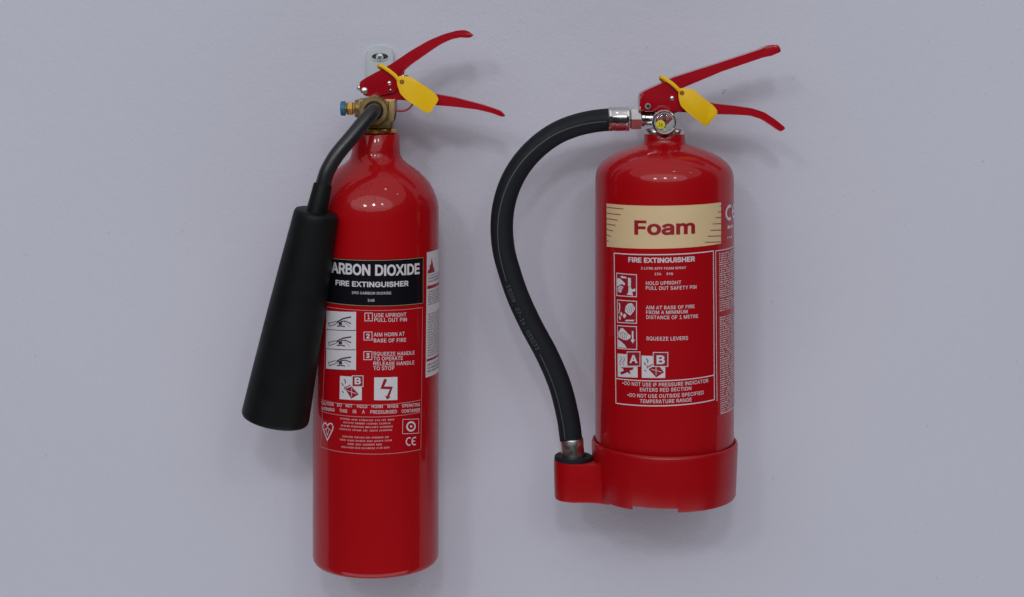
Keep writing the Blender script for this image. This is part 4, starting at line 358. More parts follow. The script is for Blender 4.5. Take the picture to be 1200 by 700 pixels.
'O': (533, '311 -12 351 -1 388 17 421 42 449 74 472 111 489 154 499 202 502 254 499 306 489 354 472 397 449 435 421 466 388 491 351 510 311 521 267 525 223 521 183 510 146 491 113 466 85 435 62 397 45 354 35 307 31 254 35 202 45 154 62 111 85 74 113 42 146 17 183 -1 223 -12 267 -16 239 64 213 72 189 84 167 101 149 122 133 148 122 179 115 214 112 254 115 294 122 330 133 360 149 387 167 408 189 425 213 437 239 444 267 447 295 444 321 437 345 425 366 408 385 387 400 361 412 330 419 294 421 254 419 214 412 179 400 148 385 122 366 100 345 84 321 72 295 64 267 62', '28 29 41 41 42 28 27 28 42 42 43 27 26 27 43 43 44 26 44 45 26 25 26 45 45 46 25 24 25 46 46 47 24 23 24 47 33 38 32 38 39 32 36 34 35 34 36 37 18 51 52 52 17 18 34 37 33 38 33 37 20 49 50 19 20 50 50 51 19 51 18 19 32 39 31 30 31 39 39 40 30 29 30 40 41 29 40 23 47 48 22 23 48 48 49 22 21 22 49 49 20 21 0 69 70 55 16 54 57 14 56 15 56 14 69 0 1 68 69 1 1 2 68 2 67 68 56 15 55 16 55 15 5 6 65 64 65 6 6 7 64 63 64 7 7 8 63 62 63 8 61 62 8 8 9 61 60 61 9 9 10 60 59 60 10 10 11 59 67 2 3 3 4 67 66 67 4 4 5 66 5 65 66 59 11 58 11 12 58 57 58 12 12 13 57 14 57 13 0 70 35 70 71 35 36 35 71 17 52 53 53 54 17 54 16 17'),
'P': (445, '134 -9 134 443 232 443 256 442 276 437 293 431 306 421 317 410 325 397 331 382 334 366 335 348 334 329 331 313 325 298 317 284 306 273 293 264 276 257 256 253 232 251 100 251 100 177 236 177 273 179 307 187 337 199 362 216 382 237 398 261 409 288 415 317 418 348 415 378 409 407 398 434 382 458 362 478 337 495 307 508 273 515 236 518 51 518 51 -9 134 251 134 177', '0 22 43 22 21 43 42 43 21 3 41 2 1 2 41 42 21 1 1 41 42 24 18 19 18 24 25 25 17 18 5 39 4 40 4 39 24 19 23 20 23 19 4 40 3 41 3 40 27 28 15 14 15 28 28 29 14 29 30 14 13 14 30 30 31 13 12 13 31 31 32 12 11 12 32 10 11 32 32 33 10 9 10 33 33 34 9 8 9 34 34 35 8 35 36 8 7 8 36 36 37 7 17 25 26 16 17 26 26 27 16 27 15 16 7 37 6 37 38 6 5 6 38 39 5 38 22 0 45 1 21 44 44 21 45 21 22 45 20 44 45 23 20 45'),
'Q': (533, '324 40 338 21 396 -57 483 -55 391 70 377 90 317 168 231 166 311 -12 351 -1 388 17 421 42 449 74 472 111 489 154 499 202 502 254 499 306 489 354 472 397 449 435 421 466 388 491 351 510 311 521 267 525 223 521 183 510 146 491 113 466 85 435 62 397 45 354 35 307 31 254 35 202 45 154 62 111 85 74 113 42 146 17 183 -1 223 -12 267 -16 239 64 213 72 189 84 167 101 149 122 133 148 122 179 115 214 112 254 115 294 122 330 133 360 149 387 167 408 189 425 213 437 239 444 267 447 295 444 321 437 345 425 366 408 385 387 400 361 412 330 419 294 421 254 419 214 412 179 400 148 385 122 366 100 345 84 321 72 295 64 267 62 354 0 415 38 368 102 304 67', '36 37 49 49 50 36 35 36 50 50 51 35 34 35 51 52 34 51 34 52 53 33 34 53 53 54 33 32 33 54 54 55 32 31 32 55 46 41 45 58 59 27 78 79 43 44 42 43 43 79 44 61 25 60 26 60 25 45 41 42 42 44 45 60 26 59 27 59 26 41 46 40 46 47 40 39 40 47 38 39 47 47 48 38 37 38 48 49 37 48 31 55 56 30 31 56 56 57 30 29 30 57 28 29 57 57 58 28 58 27 28 1 76 0 1 0 8 0 76 77 6 77 76 24 62 63 4 74 5 1 8 9 10 4 1 76 1 4 4 5 76 5 75 76 6 76 75 65 22 64 22 23 64 63 64 23 24 63 23 13 14 73 72 73 14 14 15 72 71 72 15 15 16 71 70 71 16 69 70 16 16 17 69 68 69 17 17 18 68 67 68 18 18 19 67 2 3 10 11 12 4 74 4 12 12 13 74 13 73 74 67 19 66 19 20 66 65 66 20 20 21 65 22 65 21 8 0 43 78 43 0 25 61 62 62 24 25 2 10 80 10 3 81 6 75 82 77 6 7 7 83 77 1 9 80 10 1 80 4 10 81 11 4 81 5 74 82 75 5 82 0 77 83 78 0 83'),
'R': (449, '134 -9 134 443 233 443 257 442 277 438 294 431 307 423 318 413 326 401 331 386 335 370 336 352 335 334 331 319 326 305 318 293 307 283 294 275 277 269 257 265 233 264 87 264 87 189 236 189 274 191 307 198 337 209 362 225 382 244 398 267 410 293 416 321 418 352 416 383 410 411 398 437 383 461 362 481 337 497 308 508 274 515 236 518 51 518 51 -9 442 -8 308 238 216 237 348 -9 134 264 134 189 326 205 242 189', '22 43 0 43 22 21 42 43 21 21 1 42 3 41 2 2 41 1 42 1 41 16 17 45 25 45 24 45 19 46 18 19 45 45 17 18 4 5 39 40 4 39 46 23 51 20 46 19 4 40 3 41 3 40 27 28 15 14 15 28 28 29 14 13 14 29 29 30 13 30 31 13 12 13 31 31 32 12 11 12 32 10 11 32 32 33 10 9 10 33 33 34 9 34 35 9 8 9 35 35 36 8 7 8 36 36 37 7 25 24 47 50 26 45 26 27 45 27 15 45 16 45 15 7 37 6 37 38 6 5 6 38 39 5 38 1 21 48 46 20 48 22 0 49 21 22 48 48 22 49 46 48 49 23 46 49 25 47 50 47 44 50 45 25 50 24 45 46 24 46 51 47 24 51'),
'S': (447, '262 -16 296 -9 327 2 354 18 376 36 394 59 407 83 415 110 417 139 416 162 411 183 402 202 392 218 379 233 364 245 348 255 332 264 315 272 298 278 282 284 267 288 215 302 201 306 187 311 173 316 160 323 148 331 138 340 130 350 126 361 124 376 125 389 129 401 136 413 145 423 157 432 171 439 187 445 205 448 225 449 252 447 276 441 297 430 313 416 323 398 330 369 411 369 406 405 398 431 384 454 367 474 345 492 320 506 292 516 261 522 227 525 194 523 163 516 134 506 108 492 86 474 68 453 54 429 46 402 43 372 47 338 59 308 80 283 107 262 141 244 181 231 242 214 260 208 277 203 292 196 305 189 316 182 325 173 331 164 335 153 336 139 335 124 330 110 322 97 312 86 298 76 283 69 265 63 245 59 224 58 205 59 187 62 170 67 154 74 141 83 130 94 122 106 116 121 112 146 28 146 34 107 43 79 56 55 75 33 97 15 124 1 154 -10 187 -16 224 -18', '102 103 95 95 96 102 101 102 96 96 97 101 100 101 97 97 98 100 99 100 98 66 67 28 65 66 28 28 29 65 64 65 29 29 30 64 63 64 30 30 31 63 62 63 31 31 32 62 61 62 32 108 89 90 108 90 107 91 107 90 21 22 70 23 70 22 56 37 38 107 91 106 92 106 91 70 23 69 23 24 69 25 69 24 57 36 37 37 56 57 106 92 105 92 93 105 104 105 93 93 94 104 103 104 94 95 103 94 69 25 68 25 26 68 67 68 26 26 27 67 28 67 27 61 32 33 60 61 33 33 34 60 59 60 34 34 35 59 58 59 35 35 36 58 36 57 58 0 87 88 19 20 72 71 72 20 87 0 1 86 87 1 74 17 73 17 18 73 72 73 18 19 72 18 42 52 41 52 53 41 40 41 53 54 40 53 5 6 82 81 82 6 6 7 81 80 81 7 7 8 80 8 9 80 79 80 9 9 10 79 78 79 10 10 11 78 11 12 78 77 78 12 12 13 77 46 47 45 86 1 2 85 86 2 2 3 85 84 85 3 3 4 84 83 84 4 4 5 83 5 82 83 77 13 76 13 14 76 14 15 76 75 76 15 15 16 75 74 75 16 17 74 16 45 47 44 47 48 44 48 49 44 43 44 49 49 50 43 42 43 50 50 51 42 52 42 51 0 88 108 89 108 88 21 70 71 71 20 21 40 54 39 54 55 39 38 39 55 56 38 55'),
'T': (449, '184 443 184 -9 266 -9 266 443 426 443 426 518 23 518 23 443', '6 7 0 4 5 3 0 1 2 2 3 0 3 5 0 6 0 5'),
'U': (517, '298 -15 335 -6 368 7 396 26 421 49 440 75 455 105 463 138 466 173 466 518 384 518 384 179 382 156 377 136 369 117 357 101 343 87 326 76 307 67 284 62 259 61 234 62 211 67 191 76 174 87 160 101 149 117 140 136 135 156 133 179 133 518 51 518 51 173 54 138 63 105 77 75 97 49 121 26 150 7 183 -6 219 -15 259 -17', '32 33 28 28 29 32 31 32 29 29 30 31 23 39 22 21 40 41 22 39 40 40 21 22 39 23 38 24 38 23 38 24 37 24 25 37 36 37 25 25 26 36 35 36 26 34 35 26 26 27 34 33 34 27 28 33 27 0 18 19 18 0 1 17 18 1 1 2 17 2 16 17 6 7 13 12 13 7 7 8 12 11 12 8 8 9 11 10 11 9 16 2 3 15 16 3 3 4 15 14 15 4 4 5 14 5 6 14 6 13 14 0 19 41 19 20 41 21 41 20'),
'V': (480, '284 -9 476 518 388 518 281 209 275 190 267 167 258 141 249 110 238 74 223 22 260 22 245 73 234 109 224 140 215 167 207 190 201 209 91 518 3 518 198 -9 241 85', '16 19 15 19 16 18 17 18 16 8 12 9 9 12 19 12 13 19 13 14 19 15 19 14 7 11 10 3 4 0 0 1 3 1 2 3 7 10 0 6 7 0 5 6 0 0 4 5 9 19 0 0 10 9 10 11 9 8 9 11 11 7 20 8 11 20 12 8 20'),
'W': (686, '237 -9 327 321 333 345 339 369 344 393 349 418 353 445 360 484 325 484 332 443 337 415 343 390 348 365 353 343 359 321 449 -9 537 -9 681 518 596 518 514 198 510 181 506 165 502 148 498 130 494 113 490 95 486 78 483 60 477 31 508 31 502 60 499 78 495 95 491 113 487 130 483 148 479 165 475 182 470 198 387 518 299 518 215 198 211 181 207 165 203 148 199 130 195 113 191 95 187 78 184 60 178 31 208 31 203 60 199 78 196 95 192 113 188 130 184 147 180 165 176 181 172 198 89 518 5 518 148 -9 343 388 492 107 193 106', '63 60 62 61 62 60 50 49 63 58 59 63 60 63 59 47 56 48 57 48 56 54 45 46 47 48 54 56 47 55 63 49 48 48 57 63 58 63 57 51 0 52 8 40 9 10 2 3 3 11 10 50 63 0 0 51 50 49 50 51 51 52 49 52 53 49 48 49 53 54 48 53 45 54 53 53 44 45 13 5 12 4 12 5 39 7 6 15 28 27 34 25 33 23 32 31 31 22 23 31 32 25 24 65 32 32 23 24 19 16 17 17 18 19 30 29 16 20 21 16 16 19 20 30 16 31 22 31 16 16 21 22 16 29 15 28 15 29 29 30 28 27 28 30 26 27 30 30 31 26 31 25 26 25 34 26 35 26 34 10 11 4 4 5 10 9 10 5 5 6 9 8 9 6 6 7 8 40 8 7 7 39 40 41 42 1 53 52 0 0 1 43 42 43 1 43 44 0 44 53 0 11 3 64 12 4 64 27 26 15 37 38 14 14 15 36 35 36 15 26 35 15 36 37 14 25 32 65 33 25 65 5 13 6 39 6 38 13 14 38 38 6 13 1 2 41 9 40 41 2 10 9 9 41 2 54 46 66 47 54 66 55 47 66'),
'X': (474, '96 -9 189 124 198 138 206 150 214 161 220 171 227 182 233 192 239 203 246 214 258 239 217 240 229 214 236 202 242 191 248 181 254 170 261 160 268 149 276 137 285 124 377 -9 470 -8 254 302 254 224 461 516 369 518 291 406 281 391 272 378 264 366 257 355 250 344 244 333 238 322 231 309 218 284 257 284 244 310 238 322 231 333 225 344 218 355 212 366 204 378 195 391 185 406 109 518 15 516 222 221 222 300 4 -7 237 199 254 239 254 231 282 263 254 284 254 290 238 322 222 229 222 240 222 284 222 291 194 261', '51 0 1 46 47 48 50 41 42 12 6 7 7 13 12 35 39 40 49 5 6 6 12 49 35 40 50 41 50 40 5 49 4 3 4 49 46 48 63 43 44 50 50 42 43 8 14 9 38 33 34 24 15 16 23 31 32 9 14 15 15 24 9 33 38 23 23 32 33 21 22 20 25 26 27 28 29 23 24 16 17 17 18 24 20 22 55 29 30 23 31 23 30 12 13 8 8 9 12 9 24 54 35 50 62 13 7 52 49 12 59 12 9 59 8 13 52 14 8 52 25 27 23 27 28 23 10 37 53 56 53 37 60 53 56 10 53 54 24 10 54 23 37 55 10 24 55 37 10 55 24 18 55 18 19 55 19 20 55 25 23 55 23 38 57 37 23 57 56 37 57 61 56 57 38 35 57 35 38 58 2 3 49 1 2 49 11 49 59 11 59 60 53 60 54 60 59 54 9 54 59 36 11 60 61 36 60 56 61 60 36 61 62 35 62 57 62 61 57 50 36 62 49 11 63 36 50 63 11 36 63 50 44 63 44 45 63 45 46 63 1 49 63 51 1 63'),
'Y': (472, '277 -9 277 206 469 517 376 518 273 349 262 332 252 314 243 297 234 279 225 257 210 221 263 221 249 257 239 278 230 296 221 313 211 331 200 349 96 518 2 517 194 206 194 -9 236 284', '20 17 19 18 19 17 14 9 8 15 16 9 9 14 15 10 9 20 9 16 20 17 20 16 6 12 5 7 13 12 12 6 7 1 2 4 2 3 4 11 1 12 5 12 1 1 4 5 20 21 0 0 1 20 10 20 1 1 11 10 11 12 10 9 10 12 12 13 9 8 9 13 13 7 22 8 13 22 14 8 22'),
'Z': (438, '408 -9 408 66 214 66 193 66 173 66 152 66 131 65 110 64 78 63 95 17 117 43 129 59 141 75 153 91 165 107 176 124 406 459 406 518 31 518 31 443 223 443 244 443 265 443 286 443 307 444 328 444 360 446 343 492 322 466 310 451 299 436 288 421 277 405 266 390 33 49 33 -9 133 65 305 444', '7 10 11 8 9 10 10 7 8 34 35 9 9 8 34 2 3 9 3 4 9 10 9 4 4 5 10 11 10 5 5 36 11 7 11 6 6 12 7 12 13 7 8 7 13 13 14 8 14 15 8 28 29 25 28 25 26 27 28 26 26 16 27 16 17 27 32 33 26 26 25 32 31 32 25 30 31 25 24 30 25 25 29 24 23 37 29 29 28 23 22 23 28 28 27 22 21 22 27 20 21 27 9 35 0 2 9 0 0 1 2 18 19 20 20 27 18 27 17 18 6 11 36 12 6 36 26 33 15 16 26 15 24 29 37 30 24 37 8 15 33 34 8 33'),
'1': (453, '400 -9 400 64 67 64 67 -9 195 518 77 431 79 343 212 439 203 439 203 -9 285 -9 285 518 203 433 203 64 285 64', '2 3 9 0 1 10 10 1 14 6 12 8 5 6 8 4 5 8 8 7 4 7 11 4 2 9 13 7 8 12 9 10 13 14 13 10 12 13 14 11 7 14 7 12 14'),
'2': (453, '398 -9 398 66 162 66 162 57 274 173 301 203 324 230 343 253 358 275 371 295 379 314 385 333 389 353 390 373 388 400 381 426 369 450 353 471 333 490 310 505 284 516 256 522 225 525 194 522 165 516 139 504 115 489 95 470 78 447 66 421 59 393 56 353 135 353 137 380 141 395 147 409 155 421 165 431 177 440 190 446 206 449 224 451 240 449 255 446 269 441 281 434 292 425 300 414 306 401 310 387 311 371 310 357 307 343 302 330 295 317 286 303 275 288 262 272 246 254 228 235 55 51 55 -9 170 66', '60 61 3 32 33 31 30 31 33 33 34 30 29 30 34 28 29 34 34 35 28 27 28 35 35 36 27 36 26 27 23 39 40 40 41 23 24 38 39 39 23 24 43 21 42 22 42 21 42 22 41 23 41 22 60 3 2 2 59 60 26 36 37 25 26 37 37 38 25 38 24 25 12 13 50 6 7 56 55 56 7 7 8 55 54 55 8 8 9 54 53 54 9 9 10 53 52 53 10 10 11 52 51 52 11 11 12 51 12 50 51 50 13 49 13 14 49 14 15 49 48 49 15 15 16 48 47 48 16 16 17 47 46 47 17 17 18 46 45 46 18 19 45 18 3 61 0 0 1 3 59 2 4 4 5 59 58 59 5 57 58 5 5 6 57 6 56 57 45 19 44 19 20 44 43 44 20 21 43 20 3 1 62 2 3 62 4 2 62'),
'3': (453, '252 -14 284 -7 313 4 338 20 360 39 378 61 391 87 399 115 402 145 399 174 392 202 379 227 361 250 339 269 312 284 282 294 248 299 202 298 206 263 381 457 381 518 61 518 61 443 279 443 279 452 148 302 148 239 201 239 228 237 252 233 271 225 286 216 299 205 308 192 315 177 319 161 320 145 319 127 314 111 307 98 297 86 286 77 271 69 255 63 238 60 218 59 201 60 184 63 169 68 155 74 143 83 134 93 126 104 121 118 117 141 33 141 39 102 49 76 63 52 82 32 104 15 129 1 157 -8 187 -14 218 -16 238 299 271 443', '59 60 50 50 51 59 58 59 51 51 52 58 57 58 52 52 53 57 56 57 53 53 54 56 55 56 54 47 48 62 47 62 63 63 46 47 0 44 64 45 64 44 29 16 28 18 28 16 46 63 64 64 45 46 28 18 27 18 16 65 62 48 61 48 49 61 60 61 49 50 60 49 27 18 26 25 26 18 18 17 25 42 43 1 42 1 2 41 42 2 31 14 30 15 30 14 6 7 37 36 37 7 7 8 36 8 9 36 35 36 9 9 10 35 34 35 10 10 11 34 41 2 3 40 41 3 3 4 40 39 40 4 4 5 39 38 39 5 5 6 38 6 37 38 34 11 33 11 12 33 32 33 12 12 13 32 31 32 13 14 31 13 24 23 19 19 20 24 1 43 0 44 0 43 30 15 29 16 29 15 25 17 23 22 66 24 21 22 24 24 20 21 17 18 65 23 17 65 19 23 65 23 24 66 25 23 66'),
'4': (453, '422 96 422 172 118 172 118 163 325 517 242 518 31 161 31 96 352 -9 352 327 273 327 273 146 273 121 273 -9 122 172 352 96 352 172 273 172 273 96', '6 7 3 6 3 2 2 5 6 3 12 11 2 3 14 3 11 14 5 2 14 4 5 14 3 7 12 0 1 15 13 8 15 14 11 17 12 7 18 15 16 11 11 12 15 1 16 15 9 10 16 16 10 17 11 16 17 15 12 18 13 15 18'),
'5': (453, '254 -13 285 -6 313 7 338 25 359 46 377 71 390 99 397 130 400 163 399 188 394 212 387 234 378 255 366 274 352 291 335 306 317 319 297 329 276 337 253 341 229 343 211 342 192 338 175 333 158 326 143 318 133 310 144 310 159 443 375 443 375 518 88 518 57 245 131 236 144 247 156 254 170 260 186 264 202 267 218 268 237 266 254 262 270 254 284 244 296 232 306 217 313 200 317 182 319 162 317 143 313 125 306 109 297 94 285 82 272 72 256 65 239 60 221 59 205 60 191 63 177 68 165 76 154 84 145 94 138 106 134 118 130 139 49 139 54 103 62 78 75 55 92 35 112 17 136 3 162 -7 191 -14 221 -16 145 319', '67 68 66 26 33 34 27 25 26 71 72 62 62 63 71 70 71 63 63 64 70 69 70 64 64 65 69 68 69 65 66 68 65 33 26 32 31 32 26 37 23 24 59 75 58 21 39 20 58 75 76 76 57 58 39 21 38 22 38 21 75 59 74 60 74 59 23 37 38 38 22 23 74 60 73 60 61 73 72 73 61 62 72 61 26 34 35 27 26 35 35 36 27 36 37 27 37 24 27 27 24 77 26 25 28 31 26 28 41 19 40 0 55 56 19 41 18 55 0 1 54 55 1 41 42 17 18 41 17 6 7 49 48 49 7 7 8 48 8 9 48 47 48 9 9 10 47 54 1 2 53 54 2 2 3 53 52 53 3 3 4 52 51 52 4 4 5 51 50 51 5 5 6 50 6 49 50 47 10 46 10 11 46 45 46 11 11 12 45 12 13 45 44 45 13 13 14 44 43 44 14 14 15 43 15 16 43 42 43 16 17 42 16 0 56 76 57 76 56 20 39 40 40 19 20 29 30 28 31 28 30 25 27 77 28 25 77'),
'6': (453, '258 -13 287 -6 315 7 338 23 359 44 376 68 388 95 395 125 398 157 396 189 389 218 378 244 362 267 343 287 320 303 294 314 266 321 235 323 220 322 206 320 192 315 180 310 169 302 159 294 150 285 143 275 131 253 156 252 336 516 248 518 130 345 105 307 85 272 71 242 62 215 56 188 54 162 57 129 64 98 77 70 93 45 114 24 138 7 165 -6 194 -13 226 -16 209 59 193 63 179 70 166 80 155 92 146 106 139 122 135 139 134 158 135 177 139 194 146 210 155 223 166 235 178 244 193 251 209 255 226 256 244 255 260 251 274 244 287 234 297 223 306 209 313 194 317 176 318 157 317 138 313 121 306 106 297 92 286 80 274 70 260 63 244 59 226 58 201 318', '38 39 52 52 53 38 37 38 53 53 54 37 36 37 54 54 55 36 35 36 55 34 35 55 55 56 34 33 34 56 32 33 26 26 25 32 31 32 25 59 27 58 27 23 24 47 44 46 44 47 43 47 48 43 27 59 60 60 61 27 62 19 82 43 48 42 48 49 42 41 42 49 49 50 41 40 41 50 50 51 40 39 40 51 52 39 51 33 56 57 26 33 57 57 58 26 58 27 26 25 26 27 27 24 25 31 25 24 24 23 31 30 31 23 23 22 30 22 21 30 21 20 30 18 63 17 0 79 80 0 80 45 81 45 80 17 63 64 65 66 15 16 65 15 79 0 1 1 78 79 65 16 64 17 64 16 4 5 75 74 75 5 5 6 74 6 7 74 73 74 7 7 8 73 72 73 8 71 72 8 8 9 71 70 71 9 9 10 70 10 11 70 69 70 11 11 12 69 78 1 2 77 78 2 2 3 77 76 77 3 3 4 76 4 75 76 69 12 68 12 13 68 67 68 13 13 14 67 66 67 14 15 66 14 46 44 45 45 81 46 19 62 63 63 18 19 23 27 22 82 20 27 20 21 27 21 22 27 27 61 82 61 62 82 30 20 82 28 29 82 29 30 82'),
'7': (453, '170 -9 400 446 400 518 53 518 53 443 314 443 314 450 83 -8 311 443', '6 5 1 1 2 6 1 5 0 4 8 6 3 4 6 6 2 3 5 6 8 0 5 8 7 0 8'),
'8': (453, '260 -14 292 -7 321 3 346 18 368 35 386 57 399 81 407 107 410 135 408 158 403 179 395 199 385 217 372 234 357 248 340 260 322 268 309 271 309 261 327 268 349 283 367 303 380 327 388 352 391 380 388 407 381 432 369 455 353 475 333 492 310 506 284 516 256 523 226 525 196 523 168 516 142 506 119 492 99 475 83 455 71 432 64 407 61 380 64 352 72 326 85 303 103 282 125 268 144 261 144 272 131 268 113 260 95 248 80 234 67 217 57 199 49 179 44 158 43 135 45 107 53 81 67 57 84 36 106 18 132 3 161 -7 192 -14 226 -16 206 59 187 63 171 69 157 76 146 85 136 97 130 109 126 123 124 139 126 155 130 170 137 184 147 196 159 206 173 215 189 221 207 225 226 226 245 225 263 221 279 215 293 206 305 196 315 184 322 170 326 155 328 139 326 123 322 109 315 97 306 85 295 76 281 68 265 63 247 59 226 58 210 300 195 303 182 308 170 316 160 325 152 335 147 347 143 361 142 376 143 390 147 404 152 415 160 426 170 434 181 441 195 447 210 450 226 451 243 450 258 447 271 441 283 434 292 426 300 415 306 404 309 390 310 376 309 361 305 347 299 335 291 325 282 316 270 308 257 303 242 300 226 299 325 267 128 267', '46 47 50 61 62 73 73 74 61 60 61 74 74 75 60 59 60 75 58 59 75 75 76 58 57 58 76 76 77 57 56 57 77 77 78 56 55 56 78 54 55 78 78 79 54 53 54 79 42 43 112 48 80 81 85 139 104 85 104 84 105 84 104 69 66 68 84 105 83 120 34 119 66 69 65 69 70 65 48 81 82 82 83 48 83 105 48 49 48 105 105 106 49 106 107 49 108 49 107 118 119 35 119 34 35 65 70 64 70 71 64 63 64 71 71 72 63 62 63 72 73 62 72 53 79 80 52 53 80 51 52 80 80 48 51 48 49 50 46 50 49 49 108 46 108 109 46 45 46 109 109 110 45 44 45 110 110 111 44 43 44 111 112 43 111 42 112 113 41 42 113 113 114 41 40 41 114 39 40 114 114 115 39 38 39 115 115 116 38 37 38 116 116 117 37 36 37 117 117 118 36 118 35 36 103 67 102 122 32 33 102 67 0 0 101 102 87 137 86 138 86 137 32 122 123 90 18 89 134 135 17 101 0 1 100 101 1 89 18 88 87 88 18 137 87 18 18 17 137 136 137 17 17 135 136 123 124 31 32 123 31 19 20 16 4 5 97 96 97 5 5 6 96 95 96 6 6 7 95 7 8 95 94 95 8 8 9 94 93 94 9 9 10 93 92 93 10 10 11 92 11 12 92 91 92 12 12 13 91 23 24 130 100 1 2 99 100 2 2 3 99 98 99 3 3 4 98 4 97 98 91 13 90 13 14 90 14 15 90 18 90 15 17 18 16 16 20 17 134 17 20 133 134 20 20 21 133 132 133 21 21 22 132 131 132 22 22 23 131 23 130 131 130 24 129 24 25 129 128 129 25 25 26 128 26 27 128 127 128 27 27 28 127 126 127 28 28 29 126 125 126 29 29 30 125 124 125 30 31 124 30 68 66 67 67 103 68 86 138 85 139 85 138 122 33 121 120 121 33 34 120 33 18 15 140 16 18 140 48 50 141 51 48 141'),
'9': (453, '194 522 165 515 138 502 114 485 94 465 77 441 64 414 57 384 54 352 57 320 64 291 75 265 91 241 110 222 133 206 159 195 187 188 218 186 233 186 247 189 260 193 272 199 284 206 294 214 302 224 310 233 321 256 297 257 116 -8 205 -9 323 163 348 202 367 236 381 266 390 294 396 321 398 347 395 380 388 410 376 439 359 464 339 485 315 502 288 514 258 522 226 525 244 450 260 445 274 438 287 429 298 417 306 403 313 387 317 370 318 350 317 332 313 315 306 299 298 286 287 274 274 265 259 258 244 254 226 252 209 254 193 258 179 265 166 274 155 286 146 300 140 315 136 333 134 352 136 370 140 387 146 403 155 417 166 429 179 438 193 445 209 450 226 451 252 191', '11 12 69 69 70 11 10 11 70 9 10 70 70 71 9 8 9 71 71 72 8 72 73 8 7 8 73 73 74 7 6 7 74 18 63 17 45 80 81 17 63 64 0 79 80 80 45 0 17 64 16 64 65 16 15 16 65 66 15 65 1 78 79 79 0 1 15 66 14 66 67 14 13 14 67 67 68 13 12 13 68 69 12 68 6 74 75 5 6 75 4 5 75 75 76 4 3 4 76 76 77 3 2 3 77 77 78 2 78 1 2 44 46 47 24 27 23 27 58 59 62 19 82 60 61 27 27 59 60 47 48 43 44 47 43 31 32 25 26 25 32 32 33 26 57 26 33 56 57 33 33 34 56 55 56 34 34 35 55 35 36 55 54 55 36 36 37 54 53 54 37 37 38 53 52 53 38 38 39 52 21 20 30 22 21 30 23 22 30 30 31 23 24 23 31 31 25 24 27 24 25 25 26 27 58 27 26 26 57 58 52 39 51 39 40 51 50 51 40 40 41 50 49 50 41 41 42 49 48 49 42 43 48 42 63 18 19 19 62 63 45 81 46 46 44 45 22 23 27 82 20 27 20 21 27 21 22 27 27 61 82 61 62 82 30 20 82 28 29 82 29 30 82'),
'/': (249, '171 542 3 -85 78 -85 247 542', '3 0 2 1 2 0'),
'-': (453, '105 253 105 179 346 179 346 253', '0 1 2 2 3 0'),
'o': (415, '242 -14 274 -6 303 9 329 28 350 52 367 81 380 113 388 149 390 187 388 227 380 262 367 295 350 324 329 348 303 368 274 382 242 391 207 393 173 391 141 382 112 368 87 348 65 324 48 295 35 262 28 227 25 187 28 149 35 113 48 81 65 52 87 28 112 9 141 -6 173 -14 207 -17 185 57 167 63 151 73 137 86 126 102 117 121 110 142 107 164 105 187 107 211 110 234 117 255 126 274 137 290 151 303 167 313 185 319 207 321 229 319 249 313 265 303 278 290 290 274 299 255 305 234 309 211 310 187 309 164 305 142 299 121 290 102 279 86 265 73 249 63 229 57 207 55', '27 28 42 42 43 27 26 27 43 43 44 26 44 45 26 25 26 45 45 46 25 24 25 46 52 17 18 35 36 34 34 36 33 36 37 33 51 52 19 52 18 19 33 37 32 37 38 32 31 32 38 38 39 31 30 31 39 39 40 30 29 30 40 40 41 29 28 29 41 42 28 41 24 46 47 23 24 47 47 48 23 22 23 48 48 49 22 21 22 49 49 50 21 20 21 50 50 51 20 51 19 20 70 0 1 69 70 1 54 55 15 16 54 15 6 7 64 63 64 7 7 8 63 62 63 8 61 62 8 8 9 61 60 61 9 9 10 60 69 1 2 68 69 2 2 3 68 67 68 3 3 4 67 66 67 4 4 5 66 65 66 5 5 6 65 6 64 65 60 10 59 10 11 59 58 59 11 11 12 58 57 58 12 12 13 57 56 57 13 13 14 56 55 56 14 15 55 14 0 70 35 70 71 35 36 35 71 17 52 53 53 54 17 54 16 17'),
